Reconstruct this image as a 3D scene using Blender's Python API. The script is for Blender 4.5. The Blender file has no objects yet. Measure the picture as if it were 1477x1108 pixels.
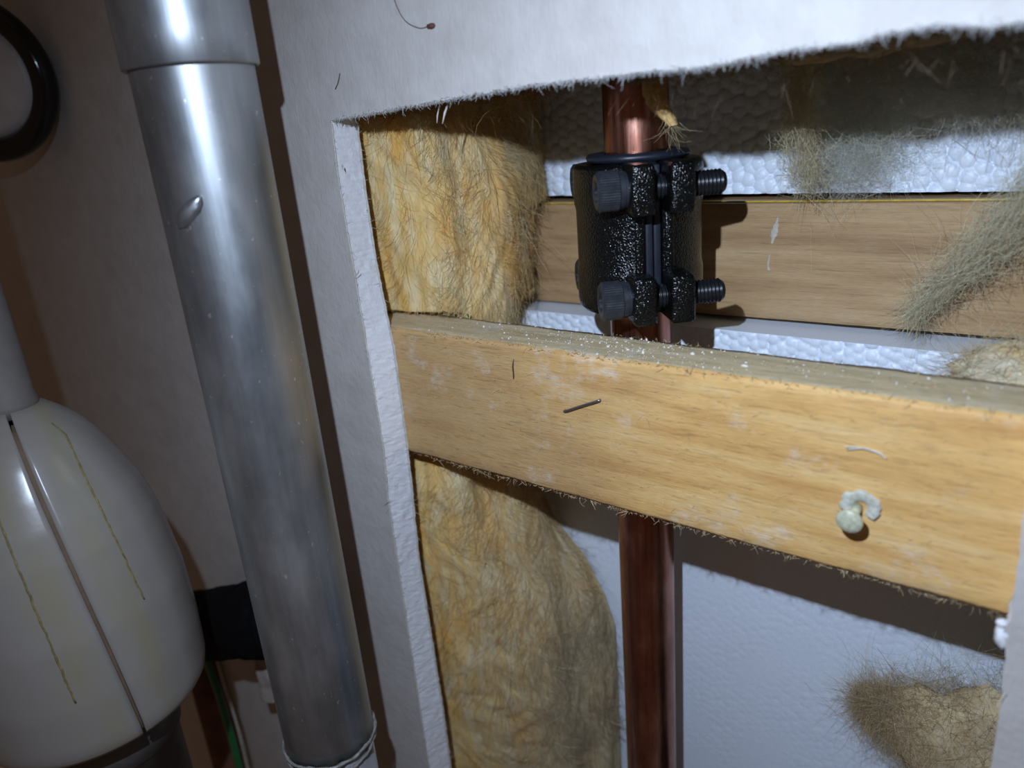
import bpy, math
import numpy as np
from mathutils import Matrix, Vector

# ------------------------------------------------------------------ camera, world, flash, exposure
# world axes: X right along the wall, Y into the wall, Z up; all builders work in millimetres (MM scales to metres)
MM = 0.001
scene = bpy.context.scene
col = scene.collection
FPX, PX0, PY0 = 1080.0, 738.5, 554.0
RW = np.array([[0.79645648, 0.59927267, -0.08080433],
               [0.14006535, -0.31282215, -0.93942748],
               [-0.5882506, 0.73689522, -0.33308657]])
CAM_Y = -180.0
cam_d = bpy.data.cameras.new('camera')
cam = bpy.data.objects.new('camera', cam_d)
col.objects.link(cam)
m = Matrix.Identity(4)
for i in range(3):
    m[i][0] = RW[0][i]; m[i][1] = -RW[1][i]; m[i][2] = -RW[2][i]
m[1][3] = CAM_Y * MM
cam.matrix_world = m
cam_d.sensor_fit = 'HORIZONTAL'
cam_d.sensor_width = 36.0
cam_d.lens = 36.0 * FPX / 1477.0
cam_d.clip_start = 0.005
cam_d.clip_end = 20.0
cam_d.dof.use_dof = True
cam_d.dof.focus_distance = 0.262
cam_d.dof.aperture_fstop = 9.0
scene.camera = cam

world = bpy.data.worlds.new('dim_room')
scene.world = world
world.use_nodes = True
world.node_tree.nodes['Background'].inputs[0].default_value = (1.0, 0.64, 0.44, 1)
world.node_tree.nodes['Background'].inputs[1].default_value = 0.06

flash_d = bpy.data.lights.new('phone_flash', 'SPOT')
flash_d.energy = 3.6
flash_d.color = (0.64, 0.78, 1.0)
flash_d.shadow_soft_size = 0.0022
flash_d.spot_size = math.radians(150)
flash_d.spot_blend = 1.0
flash = bpy.data.objects.new('phone_flash', flash_d)
flash.location = (-0.040, -0.182, 0.054)
flash.rotation_euler = (Vector((-0.070, 0.03, -0.165)) - flash.location).to_track_quat('-Z', 'Y').to_euler()
col.objects.link(flash)

scene.view_settings.view_transform = 'Standard'
scene.view_settings.look = 'None'
scene.view_settings.gamma = 1.0
scene.view_settings.use_curve_mapping = False
scene.view_settings.exposure = 0.0

rng = np.random.default_rng(7)

# ------------------------------------------------------------------ noise helpers (numpy)
_perm = np.random.default_rng(3).permutation(256)
_perm = np.concatenate([_perm, _perm, _perm])
_grad = np.random.default_rng(4).normal(size=(256, 3)); _grad /= np.linalg.norm(_grad, axis=1)[:, None]
def perlin(p):
    p = np.asarray(p, float)
    i = np.floor(p).astype(int); f = p - i
    i = i & 255
    u = f * f * f * (f * (f * 6 - 15) + 10)
    out = 0
    for dx in (0, 1):
        for dy in (0, 1):
            for dz in (0, 1):
                h = _perm[_perm[_perm[(i[..., 0] + dx)] + ((i[..., 1] + dy) & 255)] + ((i[..., 2] + dz) & 255)] & 255
                g = _grad[h]
                d = f - np.array([dx, dy, dz])
                w = (u[..., 0] if dx else 1 - u[..., 0]) * (u[..., 1] if dy else 1 - u[..., 1]) * (u[..., 2] if dz else 1 - u[..., 2])
                out = out + w * (g * d).sum(-1)
    return out * 1.6
def fbm(p, oct=3):
    p = np.asarray(p, float); a = 1.0; s = 0; t = 0
    for k in range(oct):
        s = s + a * perlin(p * 2 ** k + 17.3 * k); t += a; a *= 0.5
    return s / t

# ------------------------------------------------------------------ object helpers
def tag(o, label=None, cat=None, group=None, kind=None):
    if label: o['label'] = label
    if cat: o['category'] = cat
    if group: o['group'] = group
    if kind: o['kind'] = kind
    return o
def empty(name, base, label, cat, group=None):
    o = bpy.data.objects.new(name, None)
    o.empty_display_size = 0.01
    o.location = [c * MM for c in base]
    o['base'] = [float(c) for c in base]
    col.objects.link(o)
    tag(o, label, cat, group)
    return o
def base_of(o):
    b = np.zeros(3)
    while o is not None:
        if 'base' in o: b = b + np.array(o['base'][:])
        o = o.parent
    return b
def obj(name, v, faces, mat, parent=None, smooth=True, colors=None, base=None, midx=None):
    """one mesh object; v in world millimetres"""
    v = np.asarray(v, float)
    if base is not None:
        org = np.array(base, float)
    else:
        org = np.zeros(3)
    off = base_of(parent) + org
    me = bpy.data.meshes.new(name)
    vv = ((v - off) * MM).astype(np.float32)
    if isinstance(faces, np.ndarray):
        n, k = faces.shape
        me.vertices.add(len(vv)); me.vertices.foreach_set('co', vv.ravel())
        me.loops.add(n * k); me.loops.foreach_set('vertex_index', faces.astype(np.int32).ravel())
        me.polygons.add(n)
        me.polygons.foreach_set('loop_start', np.arange(0, n * k, k, dtype=np.int32))
        me.polygons.foreach_set('loop_total', np.full(n, k, dtype=np.int32))
        me.update(calc_edges=True)
    else:
        me.from_pydata(vv.tolist(), [], faces)
        me.update()
    if smooth:
        me.polygons.foreach_set('use_smooth', [True] * len(me.polygons))
    if colors is not None:
        ca = me.color_attributes.new('Col', 'FLOAT_COLOR', 'POINT')
        c4 = np.ones((len(vv), 4), np.float32); c4[:, :3] = colors
        ca.data.foreach_set('color', c4.ravel())
    for mm_ in (mat if isinstance(mat, (list, tuple)) else [mat]):
        me.materials.append(mm_)
    if midx is not None:
        me.polygons.foreach_set('material_index', np.asarray(midx, np.int32))
    o = bpy.data.objects.new(name, me)
    o.location = (org * MM).tolist() if base is not None else (0, 0, 0)
    if base is not None: o['base'] = org.tolist()
    if parent is not None: o.parent = parent
    col.objects.link(o)
    return o
class MB:
    """collects pieces of one mesh (world millimetres)"""
    def __init__(self): self.v = []; self.f = []; self.n = 0
    def add(self, v, f):
        v = np.asarray(v, float)
        self.v.append(v); self.f += [tuple(int(i) + self.n for i in q) for q in f]; self.n += len(v)
    def build(self, name, mat, parent=None, smooth=True, **k):
        return obj(name, np.concatenate(self.v), self.f, mat, parent, smooth, **k)
def grid_faces(nu, nv, closed_u=False):
    uu = np.arange(nu if closed_u else nu - 1); vv = np.arange(nv - 1)
    U_, V_ = np.meshgrid(uu, vv, indexing='ij')
    a = U_ * nv + V_; b = ((U_ + 1) % nu) * nv + V_
    return np.stack([a, b, b + 1, a + 1], -1).reshape(-1, 4)
def frame_for(d):
    d = np.array(d, float) / np.linalg.norm(d)
    r = np.array([0, 0, 1.0]) if abs(d[2]) < 0.9 else np.array([1.0, 0, 0])
    a = np.cross(r, d); a /= np.linalg.norm(a)
    return a, np.cross(d, a), d
def lathe(prof, n=48, origin=(0, 0, 0), axis=(0, 0, 1), cap0=True, cap1=True, rmod=None):
    """prof: list of (r, h) along the axis"""
    a, b, d = frame_for(axis)
    O = np.array(origin, float); v = []; f = []
    for k, (r, h) in enumerate(prof):
        for j in range(n):
            t = 2 * math.pi * j / n
            rr = r if rmod is None else r * rmod(k, j)
            v.append(O + d * h + a * rr * math.cos(t) + b * rr * math.sin(t))
    m_ = len(prof)
    for k in range(m_ - 1):
        for j in range(n):
            j2 = (j + 1) % n
            f.append((k * n + j, k * n + j2, (k + 1) * n + j2, (k + 1) * n + j))
    if cap0: f.append(tuple(range(n - 1, -1, -1)))
    if cap1: f.append(tuple((m_ - 1) * n + j for j in range(n)))
    return v, f
def tube(pts, rad, n=10, caps=True):
    pts = np.asarray(pts, float); m_ = len(pts)
    rad = np.broadcast_to(np.asarray(rad, float), (m_,))
    tg = np.gradient(pts, axis=0); tg /= np.linalg.norm(tg, axis=1)[:, None]
    a, b, _ = frame_for(tg[0]); v = []
    for k in range(m_):
        a = a - tg[k] * (a @ tg[k]); a /= np.linalg.norm(a); b = np.cross(tg[k], a)
        for j in range(n):
            t = 2 * math.pi * j / n
            v.append(pts[k] + rad[k] * (a * math.cos(t) + b * math.sin(t)))
    f = [(k * n + j, k * n + (j + 1) % n, (k + 1) * n + (j + 1) % n, (k + 1) * n + j) for k in range(m_ - 1) for j in range(n)]
    if caps: f += [tuple(range(n - 1, -1, -1)), tuple((m_ - 1) * n + j for j in range(n))]
    return v, f
def smooth_path(ctrl, n=40):
    ctrl = np.asarray(ctrl, float); m_ = len(ctrl)
    P = np.vstack([2 * ctrl[0] - ctrl[1], ctrl, 2 * ctrl[-1] - ctrl[-2]])
    out = []
    for t in np.linspace(0, m_ - 1, n):
        i = min(int(t), m_ - 2); u = t - i
        p0, p1, p2, p3 = P[i], P[i + 1], P[i + 2], P[i + 3]
        out.append(0.5 * ((2 * p1) + (-p0 + p2) * u + (2 * p0 - 5 * p1 + 4 * p2 - p3) * u * u + (-p0 + 3 * p1 - 3 * p2 + p3) * u ** 3))
    return np.array(out)
def rbox(lo, hi, bev, ax=None, org=(0, 0, 0)):
    """chamfered box in a local frame ax (3 row vectors), as convex hull-like 24-vertex mesh"""
    import bmesh
    bm = bmesh.new(); bmesh.ops.create_cube(bm, size=1.0)
    lo = np.array(lo, float); hi = np.array(hi, float)
    for v in bm.verts:
        v.co = Vector((lo + (np.array(v.co) + 0.5) * (hi - lo)).tolist())
    bmesh.ops.bevel(bm, geom=bm.edges[:], offset=bev, segments=3, profile=0.5, affect='EDGES')
    bm.verts.ensure_lookup_table()
    v = np.array([list(x.co) for x in bm.verts]); f = [tuple(q.index for q in fc.verts) for fc in bm.faces]
    bm.free()
    if ax is not None: v = v @ np.array(ax)
    return v + np.array(org), f
def fibres(p0, d0, length, rad, segs=5, curl=0.35, drift=None, colors=None, r=None):
    """many thin three-sided strands as one mesh: (verts, faces, per-vertex colours)"""
    r = r or rng
    n = len(p0)
    L = np.broadcast_to(np.asarray(length, float), (n,)); R = np.broadcast_to(np.asarray(rad, float), (n,))
    d = d0 / np.linalg.norm(d0, axis=1)[:, None]
    bend = r.normal(size=(n, 3)) * curl
    pts = [p0]
    for k in range(segs):
        d = d + bend * (1.6 / segs) + r.normal(size=(n, 3)) * curl * 0.25
        if drift is not None: d = d + drift / segs
        d /= np.linalg.norm(d, axis=1)[:, None]
        pts.append(pts[-1] + d * (L / segs)[:, None])
    pts = np.stack(pts, 1)
    ref = r.normal(size=(n, 3))
    tg = np.gradient(pts, axis=1); tg /= np.linalg.norm(tg, axis=2)[..., None] + 1e-9
    a = np.cross(tg, ref[:, None, :]); a /= np.linalg.norm(a, axis=2)[..., None] + 1e-9
    b = np.cross(tg, a)
    taper = np.linspace(1, 0.45, segs + 1)
    ring = []
    for j in range(3):
        t = 2 * math.pi * j / 3
        ring.append(pts + (R[:, None] * taper[None, :])[..., None] * (a * math.cos(t) + b * math.sin(t)))
    v = np.stack(ring, 2)                      # n, segs+1, 3, 3
    idx = np.arange(n * (segs + 1) * 3).reshape(n, segs + 1, 3)
    fs = []
    for j in range(3):
        j2 = (j + 1) % 3
        fs.append(np.stack([idx[:, :-1, j], idx[:, :-1, j2], idx[:, 1:, j2], idx[:, 1:, j]], -1).reshape(-1, 4))
    f = np.concatenate(fs)
    c = None
    if colors is not None: c = np.repeat(colors, (segs + 1) * 3, axis=0)
    return v.reshape(-1, 3), f, c

# ------------------------------------------------------------------ materials
def lin(r, g, b):
    f = lambda c: ((c / 255 + 0.055) / 1.055) ** 2.4 if c > 10 else c / 255 / 12.92
    return (f(r), f(g), f(b), 1)
class Mat:
    def __init__(self, name):
        self.m = bpy.data.materials.new(name); self.m.use_nodes = True
        self.t = self.m.node_tree; self.bsdf = self.t.nodes['Principled BSDF']
        self.co = self.n('ShaderNodeTexCoord').outputs['Object']
    def n(self, kind, **kw):
        nd = self.t.nodes.new(kind)
        for k, v in kw.items(): setattr(nd, k, v)
        return nd
    def l(self, a, b): self.t.links.new(a, b)
    def mm(self, scale=(1, 1, 1), rot=(0, 0, 0), src=None):
        mp = self.n('ShaderNodeMapping'); mp.inputs['Scale'].default_value = [s * 1000 for s in scale]
        mp.inputs['Rotation'].default_value = rot
        self.l(src or self.co, mp.inputs['Vector']); return mp.outputs[0]
    def noise(self, vec, scale=1.0, detail=3, rough=0.5, dist=0.0):
        nd = self.n('ShaderNodeTexNoise'); self.l(vec, nd.inputs['Vector'])
        nd.inputs['Scale'].default_value = scale; nd.inputs['Detail'].default_value = detail
        nd.inputs['Roughness'].default_value = rough; nd.inputs['Distortion'].default_value = dist
        return nd.outputs['Fac']
    def ramp(self, fac, stops, interp='LINEAR'):
        nd = self.n('ShaderNodeValToRGB'); self.l(fac, nd.inputs[0]); cr = nd.color_ramp; cr.interpolation = interp
        while len(cr.elements) < len(stops): cr.elements.new(0.5)
        for e, (p, c) in zip(cr.elements, stops):
            e.position = p; e.color = c if len(c) == 4 else (*c, 1)
        return nd.outputs[0]
    def mix(self, fac, a, b, mode='MIX'):
        nd = self.n('ShaderNodeMix', data_type='RGBA', blend_type=mode)
        for s, x in ((nd.inputs[0], fac), (nd.inputs[6], a), (nd.inputs[7], b)):
            if hasattr(x, 'is_linked'): self.l(x, s)
            else: s.default_value = x
        return nd.outputs[2]
    def bump(self, h, strength, dist_mm, prev=None):
        nd = self.n('ShaderNodeBump'); nd.inputs['Strength'].default_value = strength
        nd.inputs['Distance'].default_value = dist_mm * MM
        self.l(h, nd.inputs['Height'])
        if prev is not None: self.l(prev, nd.inputs['Normal'])
        return nd.outputs[0]
    def set(self, color=None, rough=None, metal=None, normal=None, **kw):
        for key, x in (('Base Color', color), ('Roughness', rough), ('Metallic', metal), ('Normal', normal)):
            if x is None: continue
            if hasattr(x, 'is_linked'): self.l(x, self.bsdf.inputs[key])
            else: self.bsdf.inputs[key].default_value = x
        for k, x in kw.items(): self.bsdf.inputs[k.replace('_', ' ')].default_value = x
        return self.m
g = lambda v: (v, v, v, 1)

def mat_paper():
    M = Mat('wallboard_paper')
    c = M.mm()
    big = M.noise(c, 0.03, 4)
    fib = M.noise(M.mm((1.4, 1.4, 0.22)), 1.0, 4, 0.6)
    colr = M.mix(M.ramp(big, [(0.35, (0.46, 0.425, 0.395)), (0.7, (0.53, 0.50, 0.475))]), M.ramp(M.noise(c, 0.11, 5), [(0.3, (0.5,0.48,0.46)), (0.62, (0.53, 0.50, 0.475))]), M.co) if False else \
        M.mix(0.45, M.ramp(big, [(0.35, (0.46, 0.425, 0.395)), (0.7, (0.53, 0.50, 0.475))]), M.ramp(M.noise(c, 0.11, 5), [(0.3, (0.42, 0.385, 0.355)), (0.62, (0.53, 0.50, 0.475))]))
    spots = M.ramp(M.noise(c, 0.6, 2), [(0.72, g(0)), (0.8, g(0.35))])
    colr = M.mix(spots, colr, (0.5, 0.47, 0.4, 1))
    nb = M.bump(fib, 0.55, 0.25)
    nb = M.bump(M.noise(c, 0.35, 3), 0.4, 0.6, nb)
    return M.set(colr, 0.62, 0.0, nb)
def mat_gypsum():
    M = Mat('gypsum_core')
    n1 = M.noise(M.mm((1, 1, 1)), 0.9, 5, 0.65)
    cut = M.n('ShaderNodeTexWave', wave_type='BANDS', bands_direction='Z')
    M.l(M.mm((0.2, 1.2, 0.34), (0.0, 0.0, 0.0)), cut.inputs['Vector'])
    cut.inputs['Scale'].default_value = 0.55; cut.inputs['Distortion'].default_value = 4.0; cut.inputs['Detail'].default_value = 3
    nb = M.bump(cut.outputs['Fac'], 0.12, 0.2)
    nb = M.bump(n1, 0.5, 0.3, nb)
    return M.set(M.ramp(n1, [(0.3, (0.70, 0.70, 0.72)), (0.7, (0.78, 0.78, 0.80))]), 0.9, 0, nb)
def mat_wood(name, dark, mid, light, wavy=1.0, dust=0.4, rough=0.62, stain=0.0):
    M = Mat(name)
    warp = M.noise(M.mm((0.02, 0.05, 0.05)), 1.0, 2)
    base = M.noise(M.mm((0.018, 0.2, 0.16)), 1.0, 3, 0.55)
    cbase = M.ramp(base, [(0.3, dark), (0.5, mid), (0.72, light)])
    if stain > 0:                                  # browner heartwood towards one end of the board
        sx = M.n('ShaderNodeSeparateXYZ'); M.l(M.mm((0.01, 0.01, 0.01)), sx.inputs[0])
        ad = M.n('ShaderNodeMath', operation='ADD'); M.l(sx.outputs[0], ad.inputs[0]); M.l(M.noise(M.mm((0.02, 0.02, 0.03)), 1.0, 3), ad.inputs[1])
        cbase = M.mix(M.ramp(ad.outputs[0], [(0.0, g(stain)), (0.45, g(0.0))]), cbase, (0.42, 0.26, 0.125, 1))
    # fine grain lines running along X, broken and wavy
    vec = M.mm((0.05 + 0.06 * wavy, 0.8, 1.05))
    fine = M.noise(vec, 1.0, 4, 0.62, 0.6 * wavy)
    lines = M.ramp(fine, [(0.34, g(0.68)), (0.45, g(1.0)), (0.6, g(1.0)), (0.72, g(1.08))])
    cbase = M.mix(0.75, cbase, lines, 'MULTIPLY')
    hair = M.noise(M.mm((0.3, 1.6, 3.2)), 1.0, 3, 0.6)
    cbase = M.mix(0.5, cbase, M.ramp(hair, [(0.3, g(0.72)), (0.55, g(1.0)), (0.75, g(1.12))]), 'MULTIPLY')
    d = M.noise(M.mm((0.045, 0.045, 0.06)), 1.0, 5, 0.65)
    dmask = M.ramp(d, [(0.56, g(0)), (0.76, g(dust))])
    d2 = M.noise(M.mm((0.35, 0.6, 0.9)), 1.0, 3, 0.7)
    dm = M.mix(1.0, dmask, M.ramp(d2, [(0.4, g(0.25)), (0.62, g(1))]), 'MULTIPLY')
    cbase = M.mix(dm, cbase, (0.74, 0.70, 0.64, 1))
    nb = M.bump(fine, 0.55, 0.35)
    nb = M.bump(hair, 0.45, 0.14, nb)
    return M.set(cbase, rough, 0, nb)
def mat_foam():
    M = Mat('expanded_polystyrene')
    c = M.mm()
    n1 = M.noise(c, 1.4, 3)
    nb = M.bump(n1, 0.25, 0.15)
    return M.set(M.ramp(n1, [(0.3, (0.74, 0.81, 0.92)), (0.7, (0.82, 0.88, 0.97))]), 0.42, 0, nb,
                 Subsurface_Weight=0.12, Subsurface_Radius=(0.0015, 0.0015, 0.0016))
def mat_col(name, rough=0.9, trans=0.25):
    """albedo comes from the strands' own colour attribute"""
    M = Mat(name)
    a = M.n('ShaderNodeAttribute', attribute_name='Col').outputs['Color']
    M.set(a, rough)
    M.bsdf.inputs['Specular IOR Level'].default_value = 0.25
    if trans > 0:
        tr = M.n('ShaderNodeBsdfTranslucent'); M.l(a, tr.inputs[0])
        mx = M.n('ShaderNodeMixShader'); mx.inputs[0].default_value = trans
        M.l(M.bsdf.outputs[0], mx.inputs[1]); M.l(tr.outputs[0], mx.inputs[2])
        M.l(mx.outputs[0], M.t.nodes['Material Output'].inputs[0])
    return M.m
def mat_wool():
    M = Mat('glass_wool')
    a = M.n('ShaderNodeAttribute', attribute_name='Col').outputs['Color']
    f1 = M.noise(M.mm((1.1, 1.1, 0.25)), 1.0, 5, 0.7, 1.2)
    f2 = M.noise(M.mm((0.35, 0.35, 0.12)), 1.0, 4, 0.6, 1.0)
    c = M.mix(0.8, a, M.ramp(f1, [(0.28, g(0.8)), (0.5, g(1.0)), (0.72, g(1.15))]), 'MULTIPLY')
    c = M.mix(0.55, c, M.ramp(f2, [(0.3, (0.9, 0.74, 0.5, 1)), (0.55, g(1.0)), (0.75, (1.15, 1.15, 1.2, 1))]), 'MULTIPLY')
    nb = M.bump(f1, 0.45, 0.5)
    M.set(c, 0.95, 0, nb)
    M.bsdf.inputs['Specular IOR Level'].default_value = 0.15
    tr = M.n('ShaderNodeBsdfTranslucent'); M.l(c, tr.inputs[0])
    mx = M.n('ShaderNodeMixShader'); mx.inputs[0].default_value = 0.18
    M.l(M.bsdf.outputs[0], mx.inputs[1]); M.l(tr.outputs[0], mx.inputs[2])
    M.l(mx.outputs[0], M.t.nodes['Material Output'].inputs[0])
    return M.m
def mat_copper():
    M = Mat('copper')
    st = M.noise(M.mm((0.6, 0.6, 0.03)), 1.0, 4, 0.6)
    pat = M.noise(M.mm((0.08, 0.08, 0.035)), 1.0, 4, 0.6)
    c = M.ramp(pat, [(0.3, (0.26, 0.10, 0.065)), (0.55, (0.42, 0.185, 0.13)), (0.75, (0.60, 0.33, 0.255))])
    c = M.mix(0.5, c, M.ramp(st, [(0.3, g(0.75)), (0.7, g(1.1))]), 'MULTIPLY')
    rf = M.ramp(st, [(0.3, g(0.22)), (0.7, g(0.38))])
    return M.set(c, rf, 1.0, M.bump(st, 0.3, 0.08))
def mat_black_cast():
    M = Mat('black_painted_casting')
    v = M.n('ShaderNodeTexVoronoi', feature='SMOOTH_F1'); M.l(M.mm(), v.inputs['Vector']); v.inputs['Scale'].default_value = 1.7
    n1 = M.noise(M.mm(), 1.1, 3, 0.6)
    nb = M.bump(v.outputs['Distance'], 0.6, 0.5)
    nb = M.bump(n1, 0.5, 0.5, nb)
    return M.set((0.0025, 0.0028, 0.003, 1), M.ramp(n1, [(0.35, g(0.12)), (0.7, g(0.24))]), 0, nb, Specular_IOR_Level=0.4)
def mat_simple(name, color, rough=0.5, metal=0.0, var=0.0, vs=0.2, bump=0.0, bs=0.6, bd=0.3, **kw):
    M = Mat(name)
    c = color if len(color) == 4 else (*color, 1)
    if var > 0:
        n1 = M.noise(M.mm(), vs, 4, 0.6)
        cc = M.ramp(n1, [(0.3, tuple(x * (1 - var) for x in c[:3])), (0.7, tuple(min(1, x * (1 + var)) for x in c[:3]))])
    else: cc = c
    nb = M.bump(M.noise(M.mm(), bs, 4, 0.6), bump, bd) if bump > 0 else None
    return M.set(cc, rough, metal, nb, **kw)
def mat_alu():
    M = Mat('aluminium')
    st = M.noise(M.mm((0.5, 0.5, 0.012)), 1.0, 5, 0.65)
    bl = M.noise(M.mm((0.05, 0.05, 0.02)), 1.0, 4, 0.6)
    sp = M.noise(M.mm((1, 1, 0.7)), 0.55, 2)
    c = M.ramp(bl, [(0.3, (0.28, 0.31, 0.335)), (0.7, (0.48, 0.485, 0.49))])
    c = M.mix(0.5, c, M.ramp(st, [(0.3, g(0.78)), (0.7, g(1.1))]), 'MULTIPLY')
    c = M.mix(M.ramp(sp, [(0.70, g(0)), (0.76, g(0.8))]), c, (0.75, 0.75, 0.75, 1))
    rf = M.ramp(bl, [(0.3, g(0.36)), (0.7, g(0.52))])
    return M.set(c, rf, 0.92, M.bump(st, 0.25, 0.12))

PAPER = mat_paper(); GYPSUM = mat_gypsum()
WOOD_F = mat_wood('front_batten_wood', (0.55, 0.29, 0.09), (0.68, 0.405, 0.14), (0.74, 0.50, 0.22), 1.0, 0.8, 0.62, 0.6)
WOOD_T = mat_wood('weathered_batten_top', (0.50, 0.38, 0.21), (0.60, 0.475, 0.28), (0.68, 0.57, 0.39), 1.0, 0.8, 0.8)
WOOD_B = mat_wood('back_batten_wood', (0.34, 0.20, 0.09), (0.44, 0.275, 0.13), (0.52, 0.35, 0.18), 0.0, 0.12)
FOAM = mat_foam(); WOOL = mat_wool(); STRAND = mat_col('glass_fibre_strands', 0.9, 0.4); PSTRAND = mat_col('paper_fibres', 0.85, 0.3)
COPPER = mat_copper(); CAST = mat_black_cast()
BOLT = mat_simple('black_oxide_steel', (0.045, 0.05, 0.06), 0.34, 0.5, 0.25, 0.5, 0.25, 1.5, 0.1)
THREAD = mat_simple('black_thread_steel', (0.012, 0.013, 0.016), 0.3, 0.3, 0.2, 0.5)
RUBBER = mat_simple('dark_rubber', (0.012, 0.015, 0.024), 0.42, 0, 0.2, 0.2, 0.15, 0.5, 0.2)
ALU = mat_alu()

# ------------------------------------------------------------------ the wall with its cut opening
T = 12.0
def interp(tbl, z):
    tbl = sorted(tbl); return np.interp(z, [a for a, _ in tbl], [b for _, b in tbl])
LEFT_F = [(4.4, -213.3), (-16, -214.2), (-47, -213.3), (-92, -212.4), (-118, -212.0), (-143, -213.8), (-194, -214.0), (-274, -213.9), (-345, -214)]
LEFT_B = [(4.4, -213.0), (-20, -213.8), (-45, -213.6), (-62, -212.2), (-80, -210.2), (-119, -210.4), (-140, -211.2), (-175, -213.2), (-258, -211.3), (-345, -212)]
TOP_F = [(-213.3, 4.4), (-184.5, 5.9), (-160, 7.1), (-144, 7.7), (-127, 8.3), (-109, 8.2), (-90, 8.1), (-80.7, 7.7), (-69.7, 8.5), (-57, 9.4), (-46, 9.2), (-37, 10.3), (-31, 10.5), (-21.5, 9.3), (-15.5, 9.2), (-3, 9.6)]
RIGHT_F = [(9.6, -3.2), (-92, -3.2), (-111, -2.4), (-117.8, -2.3), (-121.6, -3.4), (-129, -2.3), (-142, -1.5), (-163, -1.3), (-345, -1.2)]
BOT = -345.0
def hole_loop(y):
    """counter-clockwise rim of the opening at depth y (0 front, T back)"""
    k = y / T; pts = []
    for z in np.arange(4.4, BOT, -1.1):                       # down the left edge
        x = (1 - k) * interp(LEFT_F, z) + k * interp(LEFT_B, z)
        pts.append((x + 0.35 * fbm([[z * 0.12, 3.1, y * 0.1]], 3)[0] + 0.18 * perlin([[z * 0.7, 8.2, y * 0.3]])[0], z))
    for x in np.arange(interp(LEFT_F, BOT), -1.2, 2.0): pts.append((x, BOT))
    for z in np.arange(BOT, 9.0, 1.1):
        x = interp(RIGHT_F, z)
        pts.append((x + 0.5 * fbm([[z * 0.15, 5.5, y * 0.1]], 3)[0] + 0.25 * perlin([[z * 0.8, 1.2, y * 0.3]])[0], z))
    for x in np.arange(-3.2, -213.0, -0.9):
        z = interp(TOP_F, x)
        pts.append((x, z + 0.6 * fbm([[x * 0.2, 9.7, y * 0.12]], 3)[0] + 0.45 * perlin([[x * 0.9, 2.2, y * 0.25]])[0]))
    return pts
import bmesh
rows = [0, 0.6, 2, 4, 6, 8, 10, 11.4, T]
base_rim = [hole_loop(y) for y in rows]
nrim = len(base_rim[0])
V = []
for y, rim in zip(rows, base_rim):
    for i, (x, z) in enumerate(rim): V.append((x, y, z))
V = np.array(V)
# rough gypsum on the cut faces between the two paper faces
inner = (V[:, 1] > 0.1) & (V[:, 1] < T - 0.1)
dd = fbm(V * np.array([0.35, 0.5, 0.3]), 3)[:, None] * 0.4
cen = np.array([-107, 0, -150.0])
out = V - cen; out[:, 1] = 0; out /= np.linalg.norm(out, axis=1)[:, None]
V = V + np.where(inner[:, None], out * (0.25 + dd), 0)
F = []; MI = []
nr = len(rows)
for k in range(nr - 1):
    for i in range(nrim):
        j = (i + 1) % nrim
        F.append((k * nrim + i, (k + 1) * nrim + i, (k + 1) * nrim + j, k * nrim + j)); MI.append(0 if k == 0 or k == nr - 2 else 1)
OUT = [(-1100, 700), (-1100, -900), (800, -900), (800, 700)]
nV = len(V)
V = np.vstack([V, [(x, 0, z) for x, z in OUT], [(x, T, z) for x, z in OUT]])
for side, k0 in ((0, 0), (1, (nr - 1) * nrim)):
    bm = bmesh.new()
    ids = list(range(k0, k0 + nrim)) + [nV + side * 4 + i for i in range(4)]
    bv = [bm.verts.new(V[i].tolist()) for i in ids]
    es = [bm.edges.new((bv[i], bv[(i + 1) % nrim])) for i in range(nrim)] + [bm.edges.new((bv[nrim + i], bv[nrim + (i + 1) % 4])) for i in range(4)]
    bmesh.ops.triangle_fill(bm, use_beauty=True, use_dissolve=False, edges=es)
    bm.verts.index_update()
    for fc in bm.faces:
        q = [ids[v.index] for v in fc.verts]
        if (fc.normal.y > 0) == (side == 0): q.reverse()
        F.append(tuple(q)); MI.append(0)
    bm.free()
for i in range(4):
    j = (i + 1) % 4
    F.append((nV + i, nV + j, nV + 4 + j, nV + 4 + i)); MI.append(0)
wall = obj('wall_front', V, F, [PAPER, GYPSUM], None, smooth=False, midx=MI)
tag(wall, 'white plasterboard wall with a rough rectangular opening cut through it', 'wall', kind='structure')

# lifted paper lip along the front of the left cut edge
def strip(pts, w, thick, dirn, up):
    pts = np.asarray(pts, float); v = []; f = []
    for p, ww in zip(pts, w):
        a = p; b = p + np.array(dirn) * ww
        v += [a, b, b + np.array(up) * thick, a + np.array(up) * thick]
    for i in range(len(pts) - 1):
        for j in range(4):
            f.append((i * 4 + j, i * 4 + (j + 1) % 4, (i + 1) * 4 + (j + 1) % 4, (i + 1) * 4 + j))
    return v, f
LIP = mat_simple('torn_paper', (0.56, 0.52, 0.45), 0.85, 0, 0.15, 0.6, 0.4, 1.0, 0.3)
mb = MB()
zz = np.arange(3.5, -340, -1.3)
pts = [(interp(LEFT_F, z) + 0.1, 0.3, z) for z in zz]
w = 0.75 + 0.5 * fbm(np.stack([zz * 0.11, zz * 0 + 2, zz * 0], 1), 3)
v, f = strip(pts, np.clip(w, 0.2, 1.6), -0.45, (0.72, -0.1, 0), (0.25, 0.75, 0)); mb.add(v, f)
mb.build('paper_lip', LIP, wall, smooth=False)
mb = MB()
w = 0.35 + 0.6 * np.clip(fbm(np.stack([zz * 0.2, zz * 0 + 7, zz * 0], 1), 3), -0.4, 1)
pts = [(interp(LEFT_B, z) + 0.2, T - 0.5, z) for z in zz]
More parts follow.
